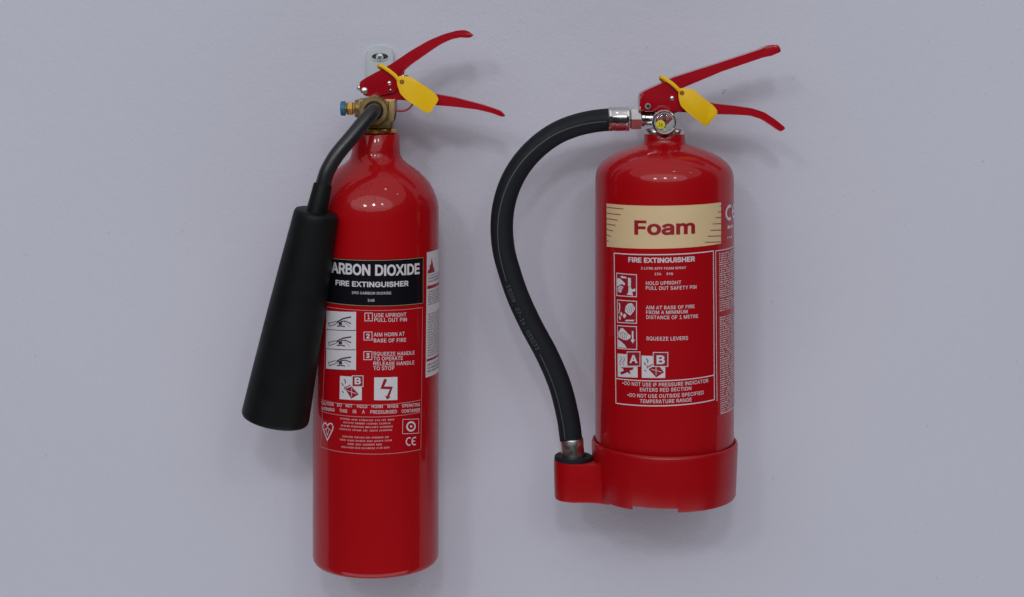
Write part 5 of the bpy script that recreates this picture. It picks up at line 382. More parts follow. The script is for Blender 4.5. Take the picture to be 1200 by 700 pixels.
'a': (389, '182 -16 201 -13 219 -7 234 0 247 9 258 18 267 28 275 38 278 43 268 43 268 -9 346 -9 346 252 344 279 339 304 330 324 319 342 306 356 291 368 275 377 258 383 241 388 224 391 209 393 194 393 173 392 151 389 130 384 110 376 91 366 73 353 57 337 43 317 28 286 105 263 112 279 118 287 124 295 132 302 142 308 153 314 165 318 180 321 196 322 211 321 224 318 236 314 245 308 253 301 259 292 263 282 266 270 267 256 267 255 266 249 264 245 260 243 254 240 245 237 233 236 217 234 198 232 177 229 159 226 141 223 123 219 106 215 89 209 73 201 59 191 46 180 35 166 28 149 23 130 21 108 23 83 30 60 40 40 54 22 71 8 91 -3 112 -11 135 -16 160 -18 157 55 144 57 133 61 123 65 115 71 109 78 105 85 102 94 101 105 102 116 105 126 110 133 117 140 127 145 137 150 150 154 163 157 177 159 184 160 192 161 201 162 212 164 222 165 233 167 243 169 253 171 262 173 270 176 277 179 269 175 267 138 265 124 262 111 256 98 247 86 237 75 224 67 208 60 191 56 170 54 268 28', '77 78 89 89 90 77 76 77 90 90 91 76 75 76 91 91 92 75 74 75 92 92 93 74 73 74 93 72 73 93 93 94 72 71 72 94 70 71 94 94 95 70 69 70 95 95 68 69 32 33 34 34 35 32 0 122 123 62 101 102 0 123 83 84 83 123 63 100 101 101 62 63 26 41 42 42 25 26 83 84 82 85 82 84 65 98 99 64 65 99 99 100 64 100 63 64 40 41 27 41 26 27 82 85 81 85 86 81 80 81 86 86 87 80 79 80 87 87 88 79 78 79 88 89 78 88 68 95 96 67 68 96 96 97 67 66 67 97 97 98 66 98 65 66 32 35 36 31 32 36 36 37 31 30 31 37 37 38 30 29 30 38 38 39 29 28 29 39 39 40 28 40 27 28 104 61 103 23 44 22 61 104 105 105 106 61 106 60 61 44 23 43 24 43 23 59 107 108 59 108 109 109 58 59 121 2 3 3 4 121 120 121 4 60 106 107 107 59 60 22 44 45 45 21 22 7 8 9 7 10 11 8 7 11 5 6 9 115 116 8 8 11 115 114 115 11 11 12 114 12 112 114 55 56 112 112 12 55 54 55 12 53 54 12 52 53 12 12 13 52 51 52 13 13 14 51 50 51 14 14 15 50 49 50 15 15 16 49 120 4 5 5 9 120 119 120 9 118 119 9 9 8 118 117 118 8 8 116 117 58 109 110 110 111 58 57 58 111 111 112 57 112 56 57 49 16 48 16 17 48 17 18 48 47 48 18 18 19 47 46 47 19 19 20 46 45 46 20 21 45 20 122 0 1 1 2 122 2 121 122 62 102 103 103 61 62 43 24 42 25 42 24 7 9 124 10 7 124 114 112 113'),
'm': (610, '123 -9 123 238 124 256 128 271 134 285 142 296 151 305 162 312 174 317 186 320 199 321 218 319 233 314 247 304 257 292 263 277 265 259 265 -9 344 -9 344 247 345 261 348 274 353 286 360 296 368 305 379 312 390 317 404 320 418 321 436 320 452 314 467 306 478 293 484 276 487 253 487 -9 566 -9 566 255 564 284 558 310 549 333 536 352 520 368 501 380 481 388 459 393 437 395 416 394 396 390 377 383 360 374 344 363 330 349 319 333 310 316 300 286 333 286 322 323 310 347 294 367 272 383 248 392 219 395 202 394 185 390 168 384 153 376 138 365 126 352 114 336 105 318 95 286 121 286 121 388 44 388 44 -9 318 332 121 345', '74 75 71 71 70 74 0 1 75 71 75 1 70 71 72 74 70 69 69 73 74 6 7 68 67 68 7 71 1 2 2 3 71 72 71 3 3 4 72 4 5 72 6 68 77 9 10 64 63 11 62 11 63 10 64 10 63 15 16 55 14 15 55 55 54 14 14 54 13 54 58 13 58 59 13 12 13 59 59 60 12 60 61 12 11 12 61 62 11 61 67 7 8 66 67 8 8 9 66 65 66 9 9 64 65 53 57 52 20 21 56 25 26 50 49 50 26 26 27 49 27 48 49 56 21 22 22 23 56 57 56 23 23 24 57 52 57 24 24 25 52 51 52 25 25 50 51 28 29 46 44 45 30 29 30 45 46 29 45 34 35 36 36 37 34 37 38 34 34 38 33 38 39 33 32 33 39 39 40 32 40 41 32 31 32 41 41 42 31 42 43 31 30 31 43 44 30 43 48 27 28 47 48 28 28 46 47 18 19 17 16 17 19 55 16 19 19 20 55 20 56 55 54 55 56 56 57 54 57 53 76 54 57 76 58 54 76 70 72 69 77 69 72 72 5 77 5 6 77 73 69 77'),
}
GLYPHS['I'] = (185, '32 -28 153 -28 153 537 32 537', '0 1 2 0 2 3')
GLYPHS_LIGHT['I'] = (185, '50 -9 134 -9 134 518 50 518', '0 1 2 0 2 3')
for G_ in (GLYPHS, GLYPHS_LIGHT):
    _o = G_['O'][1].split()
    G_['0'] = (int(G_['O'][0] * .78), ' '.join(str(int(int(v) * .78)) if i % 2 == 0 else v for i, v in enumerate(_o)), G_['O'][2])
CAPH = 1.0; CAP0 = 0.0
_txt = {}
def text_mesh(body, bold=0, spacing=1.0):
    """flat letters, cap height 1, baseline 0"""
    key = (body, bold >= .028, spacing)
    if key in _txt: return _txt[key]
    G_, off = (GLYPHS, 28) if bold >= .028 else (GLYPHS_LIGHT, 9)
    hgt = 509 + 2 * off
    vs, fs, x = [], [], 0.0
    for ch in body:
        if ch == ' ': x += 210; continue
        adv, pv, pf = G_[ch]; pv = list(map(int, pv.split())); pf = list(map(int, pf.split())); o = len(vs)
        for k in range(0, len(pv), 2): vs.append(((x + pv[k]) / hgt, (pv[k + 1] + off) / hgt, 0))
        for k in range(0, len(pf), 3): fs.append(tuple(o + t for t in pf[k:k + 3]))
        x += adv * spacing + (30 if off < 20 else 0)
    _txt[key] = (vs, fs, min(v[0] for v in vs), max(v[0] for v in vs))
    return _txt[key]

class Print:
    """flat shapes in (u, z), later wrapped round the cylinder"""
    def __init__(s, cyl, h): s.c = cyl; s.h = h; s.bm = bmesh.new(); s.k = 0
    def poly(s, pts):
        s.k += 1; d = (s.k % 12) * 0.000006
        vs = [s.bm.verts.new((p[0], p[1], d)) for p in pts]
        f = s.bm.faces.new(vs); f.normal_update()
        if f.normal.z < 0: f.normal_flip()
    def stroke(s, pts, wd, closed=False):
        pts = [Vector(p) for p in pts]; n = len(pts); L = []; R = []
        for i in range(n):
            if closed or 0 < i < n - 1:
                a = (pts[i] - pts[i - 1]).normalized(); b = (pts[(i + 1) % n] - pts[i]).normalized()
            elif i == 0: a = b = (pts[1] - pts[0]).normalized()
            else: a = b = (pts[-1] - pts[-2]).normalized()
            na = Vector((-a.y, a.x)); nb = Vector((-b.y, b.x)); m = (na + nb)
            m = m.normalized() if m.length > 1e-4 else na
            k = wd / 2 / max(0.4, m.dot(na))
            L.append(pts[i] + m * k); R.append(pts[i] - m * k)
        s.k += 1; d = (s.k % 12) * 0.000006
        lv = [s.bm.verts.new((p.x, p.y, d)) for p in L]; rv = [s.bm.verts.new((p.x, p.y, d)) for p in R]
        for i in range(n if closed else n - 1):
            j = (i + 1) % n
            f = s.bm.faces.new((lv[i], rv[i], rv[j], lv[j])); f.normal_update()
            if f.normal.z < 0: f.normal_flip()
    def qpoly(s, q, pts): s.poly([q(*p) for p in pts])
    def qstroke(s, q, pts, wpx, closed=False): s.stroke([q(*p) for p in pts], wpx * U, closed)
    def ring(s, q, cx, cy, rx, ry, wpx, a0=0, a1=360, n=20):
        full = abs(a1 - a0) >= 360
        m = n if full else n + 1
        s.qstroke(q, [(cx + rx * math.cos(math.radians(a0 + (a1 - a0) * i / n)), cy + ry * math.sin(math.radians(a0 + (a1 - a0) * i / n))) for i in range(m)], wpx, full)
    def text(s, body, left, right, cap, bold=0.022, spacing=1.0):
        vs, fs, x0, x1 = text_mesh(body, bold, spacing)
        a = Vector(s.c.uz(*left)); b = Vector(s.c.uz(*right)); hs = S(cap * (.95 if bold < .028 else 1), -s.c.R) / CAPH
        nv = []
        for v in vs:
            t = (v[0] - x0) / (x1 - x0); p = a.lerp(b, t)
            nv.append(s.bm.verts.new((p.x, p.y + (v[1] - CAP0 * .0) * hs, 0)))
        for f in fs:
            try:
                ff = s.bm.faces.new([nv[i] for i in f]); ff.normal_update()
                if ff.normal.z < 0: ff.normal_flip()
            except ValueError: pass
    def tiny(s, q, rows, seed, fill=0.55, ragged=0.0, center=False, letters=60):
        """rows of print too small to read"""
        rnd = random.Random(seed)
        for r in range(rows):
            y0 = (r + .5 - fill / 2) / rows; y1 = (r + .5 + fill / 2) / rows
            m = rnd.uniform(0, ragged); xa, xb = (m / 2, 1 - m / 2) if center else (0, 1 - m)
            x = xa
            while x < xb:
                wl = rnd.randint(3, 9)
                for _ in range(wl):
                    lw = rnd.uniform(.5, .95) / letters
                    if x + lw > xb: break
                    d = rnd.uniform(0, .25) * (y1 - y0)
                    s.qpoly(q, [(x, y0 + d * (rnd.random() < .5)), (x + lw, y0), (x + lw, y1), (x, y1 - d * (rnd.random() < .5))])
                    x += 1.12 / letters
                x += 0.9 / letters
    def build(s, name, material, parent, step=4.0):
        bm = s.bm
        bmesh.ops.triangulate(bm, faces=[f for f in bm.faces if len(f.verts) > 4])
        us = [v.co.x for v in bm.verts]
        st = s.c.R * math.radians(step)
        k = math.ceil(min(us) / st)
        while k * st < max(us):
            bmesh.ops.bisect_plane(bm, geom=bm.verts[:] + bm.edges[:] + bm.faces[:], plane_co=(k * st, 0, 0), plane_no=(1, 0, 0), dist=1e-7)
            k += 1
        nrm = []
        for v in bm.verts:
            p, n = s.c.pos(v.co.x, v.co.y, s.h + v.co.z); v.co = p; nrm.append(n)
        me = bpy.data.meshes.new(name); bm.to_mesh(me); bm.free()
        me.shade_smooth()
        me.normals_split_custom_set_from_vertices(nrm)
        return link(name, me, material, parent, None)

# ------------------------------------------------------------------ the wall
WY = 0.088
bm = bmesh.new()
bmesh.ops.create_cube(bm, size=1)
for v in bm.verts: v.co = Vector((v.co.x * 7.0, WY + 0.05 + v.co.y * 0.1, v.co.z * 3.6 + 0.3))
wall = from_bm(bm, 'wall', 'wall', None, None)
wall['kind'] = 'structure'; wall['label'] = 'cool grey painted plaster wall behind the extinguishers'
# small nicks and paint nibs that can be picked out
def nib(px, py, rx, rz, material, h, seed):
    rnd = random.Random(seed); c = P(px, py, WY); bm = bmesh.new(); n = 9
    rim = [bm.verts.new(c + Vector((math.cos(6.283 * i / n) * S(rx, WY) * rnd.uniform(.7, 1.2), 0.0003, math.sin(6.283 * i / n) * S(rz, WY) * rnd.uniform(.7, 1.2)))) for i in range(n)]
    mid = [bm.verts.new(c + (v.co - c) * .55 + Vector((0, -h, 0))) for v in rim]
    for i in range(n): bm.faces.new((rim[i], rim[(i + 1) % n], mid[(i + 1) % n], mid[i]))
    bm.faces.new(mid)
    return from_bm(bm, 'paint_nib', material, wall, 60)
for i, a in enumerate([(849, 105.5, 2.2, 1.0, 'wall', .0012), (847.5, 109, 1.3, .8, 'ink', .0004), (1152, 189, 1.6, 1.2, 'wall', .0012), (1155, 111, 1.2, .8, 'wall', .0009),
                       (905, 354, 1.4, 1.8, 'wall', .001), (758, 56, 1.1, 1.3, 'wall', .0009), (737, 95, .8, 1, 'wall', .0008), (748, 66, .9, .8, 'wall', .0008), (929, 92, 1.1, .7, 'wall', .0008),
                       (580, 78, .9, .7, 'wall', .0007), (598, 74, .7, .7, 'wall', .0006), (1118, 90, .9, .6, 'wall', .0007), (1186, 73, 1, .8, 'wall', .0008), (1059, 322, .8, .8, 'wall', .0006),
                       (980, 250, .7, .7, 'wall', .0006), (1010, 140, .8, .6, 'wall', .0007), (245, 30, .8, .8, 'wall', .0006)]):
    nib(*a, seed=i)
_r = random.Random(41)
for i in range(34):      # sparse roller nibs, mostly on the right half
    x_ = _r.choice((_r.uniform(880, 1195), _r.uniform(880, 1195), _r.uniform(540, 760), _r.uniform(10, 270))); y_ = _r.uniform(8, 690)
    if 540 < x_ < 760 and y_ > 110: y_ = _r.uniform(8, 100)
    nib(x_, y_, _r.uniform(.5, 1.2), _r.uniform(.5, 1.0), 'wall', _r.uniform(.0006, .0013), 100 + i)

# ------------------------------------------------------------------ wall bracket
br = thing('wall_bracket', P(445, 110, WY), 'small zinc hanging plate screwed to the wall above the black-horn extinguisher', 'bracket')
yb = WY - 0.0062
outl = smooth_outline([(429.5, 62), (433, 56.5), (440, 54.2), (451, 54.2), (457.5, 56.5), (461, 62), (461, 150, 0), (429.5, 150, 0)], 4)
prism_obj('plate', 'zinc', br, outl, yb, WY - 0.0002, 0.0013, ref=yb, seg=3)
# raised hook that reaches down behind the valve
prism_obj('hook', 'zinc', br, [(434, 118), (457, 118), (457, 148), (434, 148)], 0.016, yb - 0.0004, 0.0008, ref=0.05)
# dished screw slot: flat dark piece painted for the shade in its recess, pale lower lip
def ell(cx, cy, rx, ry, n=24, a0=0, a1=360): return [(cx + rx * math.cos(math.radians(a0 + (a1 - a0) * i / n)), cy + ry * math.sin(math.radians(a0 + (a1 - a0) * i / n))) for i in range(n)]
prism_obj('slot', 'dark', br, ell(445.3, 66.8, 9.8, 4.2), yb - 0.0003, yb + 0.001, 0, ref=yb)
bm = bmesh.new()
pth = [P(445.3 + 9.8 * math.cos(math.radians(a)), 66.8 + 4.6 * math.sin(math.radians(a)), yb - .0004) for a in range(-10, 191, 10)]
tube(bm, pth, [S(.3 + .9 * math.sin(math.pi * i / (len(pth) - 1))) for i in range(len(pth))], 8)
from_bm(bm, 'slot_lip', 'zinc', br)
c = P(445, 67.4, yb)
scr = lathe_obj('screw', 'zinc', br, c, (0, -1, 0), [(S(4.9), -.002), (S(4.9), .0008), (S(4.5), .0018), (S(3.0), .0024), (0, .0026)], 28)
for ang in (35, 125):
    d = Vector((math.cos(math.radians(ang)), 0, math.sin(math.radians(ang)))); n_ = Vector((-d.z, 0, d.x)); bm = bmesh.new()
    vs = []
    for yy in (-.0031, -.0020):
        for a, b in ((-1, -1), (1, -1), (1, 1), (-1, 1)): vs.append(bm.verts.new(c + d * S(2.7) * a + n_ * S(.5) * b + Vector((0, yy, 0))))
    for f in ((0, 1, 2, 3), (7, 6, 5, 4), (0, 4, 5, 1), (1, 5, 6, 2), (2, 6, 7, 3), (3, 7, 4, 0)): bm.faces.new([vs[i] for i in f])
    from_bm(bm, 'cross_slot', 'dark', scr, None)

# ================================================================== carbon dioxide extinguisher
CX = 440.5; CR = 73.6
base = P(CX, 662)
co2 = thing('fire_extinguisher', base, 'tall slim red extinguisher with black horn and a black carbon dioxide label', 'extinguisher', 'fire extinguishers hung on the wall')
ax0 = P(CX, 0).x
def Z(py): return P(0, py).z
prof = [(0, Z(655)), (60, Z(655)), (67, Z(656)), (71, Z(655)), (73, Z(652)), (CR, Z(648)), (CR, Z(250)), (CR, Z(243)), (72.3, Z(236)), (70.3, Z(229)), (67.2, Z(222)), (62.8, Z(214.5)),
        (57, Z(207.5)), (50, Z(201)), (43, Z(196)), (36.5, Z(191.5)), (31.5, Z(187)), (29, Z(182)), (28, Z(177)), (27.3, Z(158)), (26.5, Z(156.8)), (0, Z(156.8))]
lathe_obj('cylinder', 'red', co2, (ax0, 0, 0), (0, 0, 1), [(r * U, z) for r, z in prof], 192, 50)
# dot-peened test marks on the shoulder
def shoulder_r(py):
    z = Z(py)
    for (r0, z0), (r1, z1) in zip(prof, prof[1:]):
        if z0 <= z <= z1 and z1 > z0: return (r0 + (r1 - r0) * (z - z0) / (z1 - z0)) * U
    return CR * U
bm = bmesh.new(); rnd = random.Random(3)
for row, (py, a0, a1) in enumerate(((213, -26, 1), (226, -38, 5), (241, -25, 2))):
    a = a0
    while a < a1:
        for _ in range(rnd.randint(2, 4)):
            aa = math.radians(a + rnd.uniform(0, 2)); pp = py + rnd.uniform(-3, 3); r = shoulder_r(pp) - .00025
            bmesh.ops.create_icosphere(bm, subdivisions=1, radius=.0006, matrix=Matrix.Translation((ax0 + r * math.sin(aa), -r * math.cos(aa), Z(pp))))
        a += rnd.uniform(3.2, 6)
pm = from_bm(bm, 'stamped_marks', 'red', co2); pm['kind'] = 'stuff'

# brass valve
lathe_obj('neck_ring', 'gold_brass', co2, (ax0, 0, Z(156.6)), (0, 0, 1), [(0, 0), (S(22.5), 0), (S(24.5), .0012), (S(24.5), .0035), (S(22.5), .0052), (0, .0052)], 48)
vb = prism_obj('valve_body', 'brass', co2, [(420, 116.5), (463.5, 116.5), (463, 122), (459.5, 140), (459.5, 150.6), (424, 150.6), (424, 138), (420, 138)], -0.016, 0.016, 0.0014, ref=-0.016)
cb = P(439, 129.3, -0.016)
lathe_obj('outlet_nut', 'brass', vb, cb, (0, -1, 0), [(S(19.3), -.002), (S(19.3), .0035), (S(18.4), .0045), (0, .0045)], 6, 30)
lathe_obj('outlet_boss', 'brass', vb, cb, (0, -1, 0), [(S(16.3), .003), (S(16.3), .009), (S(15.4), .0102), (S(11.2), .0102), (S(10.8), .006), (0, .006)], 48)
lathe_obj('outlet_seal', 'rubber', vb, cb, (0, -1, 0), [(S(10.7), .0062), (S(10.7), .0094), (S(9), .0098), (0, .0098)], 36)
cs = P(426, 127.3, 0)
sp = lathe_obj('side_port', 'brass', co2, cs, (-1, 0, 0), [(0, 0), (S(10.8), 0), (S(10.8), S(8.5)), (S(9.8), S(10)), (0, S(10))], 40)
lathe_obj('burst_disc_nut', 'gold_brass', sp, cs, (-1, 0, 0), [(S(6), S(9.6)), (S(6), S(11.5)), (S(7.9), S(11.7)), (S(8.5), S(12.7)), (S(8.5), S(18)), (S(7.6), S(19.5)), (S(5), S(20)), (S(5), S(22)), (0, S(22))], 6, 25)
lathe_obj('blue_cap', 'blue', sp, cs, (-1, 0, 0), [(0, S(21)), (S(8.2), S(21)), (S(8.6), S(21.8)), (S(8.6), S(25.5)), (S(7.8), S(26.6)), (0, S(26.6))], 40)

# levers
upper = [(421, 96), (432, 89.5), (456, 76.6), (481.4, 59.6), (503, 47.2), (520, 40.2), (535, 36), (544, 35.2), (550, 37.4), (555.3, 41.8), (550, 44.8), (540, 44), (529, 46.2), (515.7, 52.4),
         (498.6, 64), (481.4, 76), (470, 86), (471, 96), (462, 109), (440, 113.4), (428, 113), (422, 108)]
lower = [(432, 100), (470, 88.2), (477, 88.6, 0), (477.3, 90.4, 0), (474, 98), (488, 106.5), (508, 110), (533, 114.4), (563, 122.2), (578, 126.8), (587, 130.2), (592.8, 136.2), (588.5, 137.4), (576, 132.6), (558.6, 128.6),
         (533, 125.4), (511, 123.6), (490, 121), (474, 117.6), (455, 117.3), (436, 114)]
def lever(name, outline, half, flare, parent, thick=0.0013):
    o = smooth_outline(outline, 3)
    return prism_obj(name, 'lever', parent, o, -half, half, 0.0022, ref=-half, smooth=45, seg=3)
up = lever('squeeze_lever', upper, 0.0125, 0, co2)
lo = lever('carry_handle', lower, 0.0095, 0, co2)
disc_rivet('pivot_rivet', 'steel', co2, 426.9, 106.8, -0.0124, 4.3, .0018)
disc_rivet('rivet', 'steel', co2, 456.2, 97.6, -0.0124, 2.6, .0014)
disc_rivet('pin_hole', 'dark', co2, 458, 106.4, -0.0124, 2.3, .0006, False)
disc_rivet('pin_end', 'steel', co2, 457.6, 105.4, -0.0128, 1.3, .0012)
lathe_obj('lever_stop', 'steel', co2, P(424, 103, 0.002), (-1, 0, 0), [(0, 0), (S(3.6), 0), (S(3.6), S(4)), (S(2.8), S(5.4)), (0, S(5.4))], 20)
tube_obj('pull_ring', 'maroon_print', co2, catmull([P(458, 126, -.013), P(463, 129.2, -.014), (P(470, 130.4, -.014)), P(477, 128.7, -.014), P(482, 124.4, -.0135), P(484, 120.5, -.012)], 8), S(1.25), 10)

# bent discharge tube, sleeve and horn
pts = [P(439, 129.6, -.016), P(438.6, 130, -.029), P(435, 133.5, -.0385), P(425.5, 144.5, -.045), P(411.5, 161.5, -.0515), P(396, 180, -.0565), P(386.5, 195, -.059), P(381, 208, -.060), P(376.5, 226, -.060), P(373, 240, -.060)]
tube_obj('discharge_tube', 'tube', co2, catmull(pts, 10), S(9.0, -.05), 32)
hA = P(371.3, 247.5, -.0605); hB = P(322.3, 490.5, -.043); ax = (hB - hA); HL = ax.length; axn = ax.normalized()
sA = P(378.6, 215.5, -.060); sv = hA - sA
lathe_obj('horn_sleeve', 'horn', co2, sA, sv, [(0, 0), (S(8.8, -.06), 0), (S(10.4, -.06), .0004), (S(10.9, -.06), .0016), (S(12.6, -.06), sv.length + .002), (0, sv.length + .002)], 40)
r0, r1 = S(26.2, -.06), S(39.8, -.043)
hp = [(0, .0), (r0 * .86, 0), (r0 * .95, .0008), (r0, .0032), (r0 * 1.02, .008)]
for i in range(1, 13):
    t = i / 12; hp.append((r0 * 1.02 + (r1 - r0 * 1.02) * (t + .05 * math.sin(math.pi * t)), .008 + (HL - .012) * t))
hp += [(r1 * .995, HL - .0015), (r1 * .97, HL), (r1 * .93, HL - .0006), (r1 * .91, HL - .004), (r0 * .8, HL * .15), (0, HL * .12)]
hn = lathe_obj('horn', 'horn', co2, hA, axn, hp, 72, 50)

# ---- labels of the carbon dioxide extinguisher
cy = Cyl(CX, CR)
H0, H1, H2 = 0.00012, 0.00024, 0.00036
def frame_q(pr, q, w_, n=10):
    pts = [(i / n, 0) for i in range(n)] + [(1, i / n) for i in range(n)] + [(1 - i / n, 1) for i in range(n)] + [(0, 1 - i / n) for i in range(n)]
    pr.qstroke(q, pts, w_, True)
def panel(cyl, q, name, material, parent, h=H0, n=14):
    pr = Print(cyl, h)
    for i in range(n):
        pr.poly([q(i / n, 0), q((i + 1) / n, 0), q((i + 1) / n, 1), q(i / n, 1)])
        pr.k -= 1
    bmesh.ops.remove_doubles(pr.bm, verts=pr.bm.verts[:], dist=1e-7)
    return pr.build(name, material, parent)

qb = cy.quad((383, 301.2), (496.3, 300.8), (496.3, 356), (381.5, 354.6))
lb = panel(cy, qb, 'black_label', 'label_black', co2); lb['label'] = 'black name label reading carbon dioxide fire extinguisher'
pr = Print(cy, H1); frame_q(pr, cy.quad((383.6, 302.2), (495.6, 301.8), (495.6, 355.2), (382, 353.8)), .55); pr.build('border', 'gold_line', lb)
pr = Print(cy, H1)
pr.text('ARBON DIOXIDE', (388.6, 319.6), (491.6, 321.2), 13, .034, .98)
pr.text('C', (378, 318.2), (386.6, 319.3), 13, .034)
pr.build('lettering', 'white_print', lb)
pr = Print(cy, H1)
pr.text('FIRE EXTINGUISHER', (393.4, 334.2), (478.7, 335.2), 6.3, .03, 1.02); pr.build('lettering', 'white_print', lb)
pr = Print(cy, H1)
pr.text('2KG CARBON DIOXIDE', (412.4, 344.4), (458.4, 345), 3.2, .02)
pr.text('34B', (430.8, 353.5), (438.8, 353.7), 3.2, .02); pr.build('lettering', 'white_print', lb)

qr = cy.quad((383, 359), (495.4, 360), (493.4, 527), (376, 524.2))
lr = panel(cy, qr, 'instruction_label', 'label_red', co2)
pr = Print(cy, H1)
frame_q(pr, cy.quad((383.4, 359.6), (495, 360.4), (493, 526.6), (376.4, 523.8)), .6)
pr.stroke([cy.uz(376.6, 468.4), cy.uz(492.6, 468.8)], .6 * U); pr.stroke([cy.uz(376.4, 481.8), cy.uz(492.8, 483)], .6 * U)
pr.build('border', 'pink_print', lr)
def textblock(cyl, parent, rows, material='white_print', bold=.026, h=H1):
    pr = Print(cyl, h)
    for body, l, r, cap in rows: pr.text(body, l, r, cap, bold)
    return pr.build('lettering', material, parent)
textblock(cy, lr, [('USE UPRIGHT', (438.6, 371.6), (476, 370.8), 4.7), ('PULL OUT PIN', (438.6, 376.9), (476.6, 376.7), 4.7)])
textblock(cy, lr, [('AIM HORN AT', (438, 394.4), (474, 393.4), 4.7), ('BASE OF FIRE', (438, 401.2), (475.8, 400.5), 4.7)])
textblock(cy, lr, [('SQUEEZE HANDLE', (437.6, 416.6), (485.6, 415.4), 4.6), ('TO OPERATE', (437.6, 422.5), (472, 421.7), 4.6), ('RELEASE HANDLE', (437.6, 428.1), (485.2, 427), 4.6), ('TO STOP', (437.6, 433.8), (462, 433.5), 4.6)])
for d, x0, y0, x1, y1 in (('1', 427.6, 367, 436.4, 376.2), ('2', 426.5, 389.2, 436, 398.6), ('3', 426.4, 412.2, 435.8, 421.6)):
    pr = Print(cy, H1); frame_q(pr, cy.box(x0, y0, x1, y1), .7, 3)
    m_ = (x0 + x1) / 2; hw = 1.1 if d == '1' else 2.0
    pr.text(d, (m_ - hw, y1 - 1.8), (m_ + hw, y1 - 1.8), 5.7, .03); pr.build('step_number', 'white_print', lr)
# three squeeze drawings on white
for k, (ya, yb_) in enumerate(((364, 386), (386.4, 408.6), (409, 432.4))):
    q = cy.quad((382.6, ya), (417.4, ya + 1.6), (417.2, yb_ + 1.4), (382.2, yb_))
    pc = panel(cy, q, 'pictogram', 'white_print', lr, H1, 4)
    pr = Print(cy, H2)
    pr.qstroke(q, [(.02, .995), (.98, .995)], .5)
    tilt = .04 * k
    pr.qstroke(q, [(.1, .68), (.14, .82), (.36, .7), (.46, .58), (.36, .55), (.13, .66)], .75, True)
    pr.qstroke(q, [(.42, .56), (.52, .47), (.62, .37 + tilt * .5), (.86, .27 + tilt)], 1.5)
    pr.qstroke(q, [(.54, .53), (.7, .5), (.86, .64 - tilt * .4)], 1.1)
    pr.qpoly(q, [(.47, .56), (.57, .54), (.6, .7), (.48, .72)])
    pr.qstroke(q, [(.42, .79), (.54, .76), (.68, .8)], 1.2)
    pr.qstroke(q, [(.66, .58), (.74, .66), (.82, .82)], .35)
    pr.build('drawing', 'ink', lr)
# class B and electrical symbols
def flame_can(cyl, parent, q, letter_box, letter, can, boxmat='maroon_print'):
    panel(cyl, q, 'pictogram', 'white_print', parent, H1, 4)
    pr = Print(cyl, H2)
    pr.qpoly(q, can); pr.qstroke(q, [(.22, .56), (.34, .46), (.5, .36)], 1.0)
    pr.build('drawing', 'maroon_print', parent)
    pr = Print(cyl, H2)
    pr.qstroke(q, [(.2, .12), (.28, .22), (.26, .32)], 1.0); pr.qstroke(q, [(.1, .3), (.18, .42)], 1.1); pr.qstroke(q, [(.12, .64), (.2, .72)], .8); pr.qstroke(q, [(.22, .5), (.28, .42)], .7)
    pr.build('drawing', 'ink', parent)
    cxm = sum(p[0] for p in can) / len(can); cym = sum(p[1] for p in can) / len(can)
    pr = Print(cyl, H2 + .00009); pr.qstroke(q, [(cxm - .2, cym - .06), (cxm + .22, cym + .06)], .6); pr.qstroke(q, [(cxm, cym - .18), (cxm, cym + .2)], .6); pr.build('drawing', 'white_print', parent)
    x0, y0, x1, y1 = letter_box
    panel(cyl, cyl.box(x0, y0, x1, y1), 'class_letter_box', boxmat, parent, H2 + .00012, 3)
    pr = Print(cyl, H2 + .00024); frame_q(pr, cyl.box(x0 + .4, y0 + .4, x1 - .4, y1 - .4), .8, 3)
    pr.text(letter, (x0 + (x1 - x0) * .24, y1 - 3), (x1 - (x1 - x0) * .22, y1 - 3), (y1 - y0) * .6, .04)
    pr.build('class_letter', 'white_print', parent)
flame_can(cy, lr, cy.quad((398.6, 440.6), (424.2, 441.6), (424, 469), (398, 467.8)), (412.6, 440, 426, 453.4), 'B', [(.28, .55), (.55, .42), (.88, .75), (.55, .95)])
q = cy.quad((438.6, 442.4), (465.6, 441.8), (465.6, 468.8), (438.4, 469))
panel(cy, q, 'pictogram', 'white_print', lr, H1, 4)
pr = Print(cy, H2)
pr.qpoly(q, [(.42, .06), (.55, .1), (.42, .4), (.26, .5)])
pr.qpoly(q, [(.26, .5), (.42, .4), (.8, .41), (.68, .52)])
pr.qpoly(q, [(.8, .41), (.64, .86), (.53, .84), (.68, .5)])
pr.qpoly(q, [(.45, .8), (.58, .84), (.7, .86), (.55, .97)])
pr.build('lightning_arrow', 'maroon_print', lr)
words1 = [('CAUTION', 376.9, 391), ('DO', 395.4, 400.6), ('NOT', 405.4, 413), ('HOLD', 418.6, 430.4), ('HORN', 435.6, 448.4), ('WHEN', 453.6, 466.4), ('OPERATING', 471, 491.8)]
words2 = [('WARNING', 376.8, 392), ('THIS', 398, 407), ('IS', 413.6, 417.6), ('A', 424.4, 427.4), ('PRESSURISED', 434, 465), ('CONTAINER', 470.6, 492)]
pr = Print(cy, H1)
def sag(x, y0, ym, y1):   # a level line on the cylinder as it falls in the picture
    t = (x - CX) / CR; return y0 + (ym - y0) * math.sqrt(max(0, 1 - t * t))
for body, a, b in words1: pr.text(body, (a, sag(a, 469.4, 478.4, 0)), (b, sag(b, 469.4, 478.4, 0)), 4.1, .026)
for body, a, b in words2: pr.text(body, (a, sag(a, 475.6, 484.8, 0)), (b, sag(b, 475.6, 484.8, 0)), 4.1, .026)
pr.build('lettering', 'white_print', lr)
pr = Print(cy, H1); pr.tiny(cy.quad((394, 487.5), (469, 489), (468, 505), (392, 503.5)), 4, 11, .5, .35, True, 46)
pr.tiny(cy.quad((396, 508.5), (462, 509.5), (462, 526), (396, 525)), 4, 12, .5, .4, True, 44); pr.build('small_print', 'pink_print', lr)
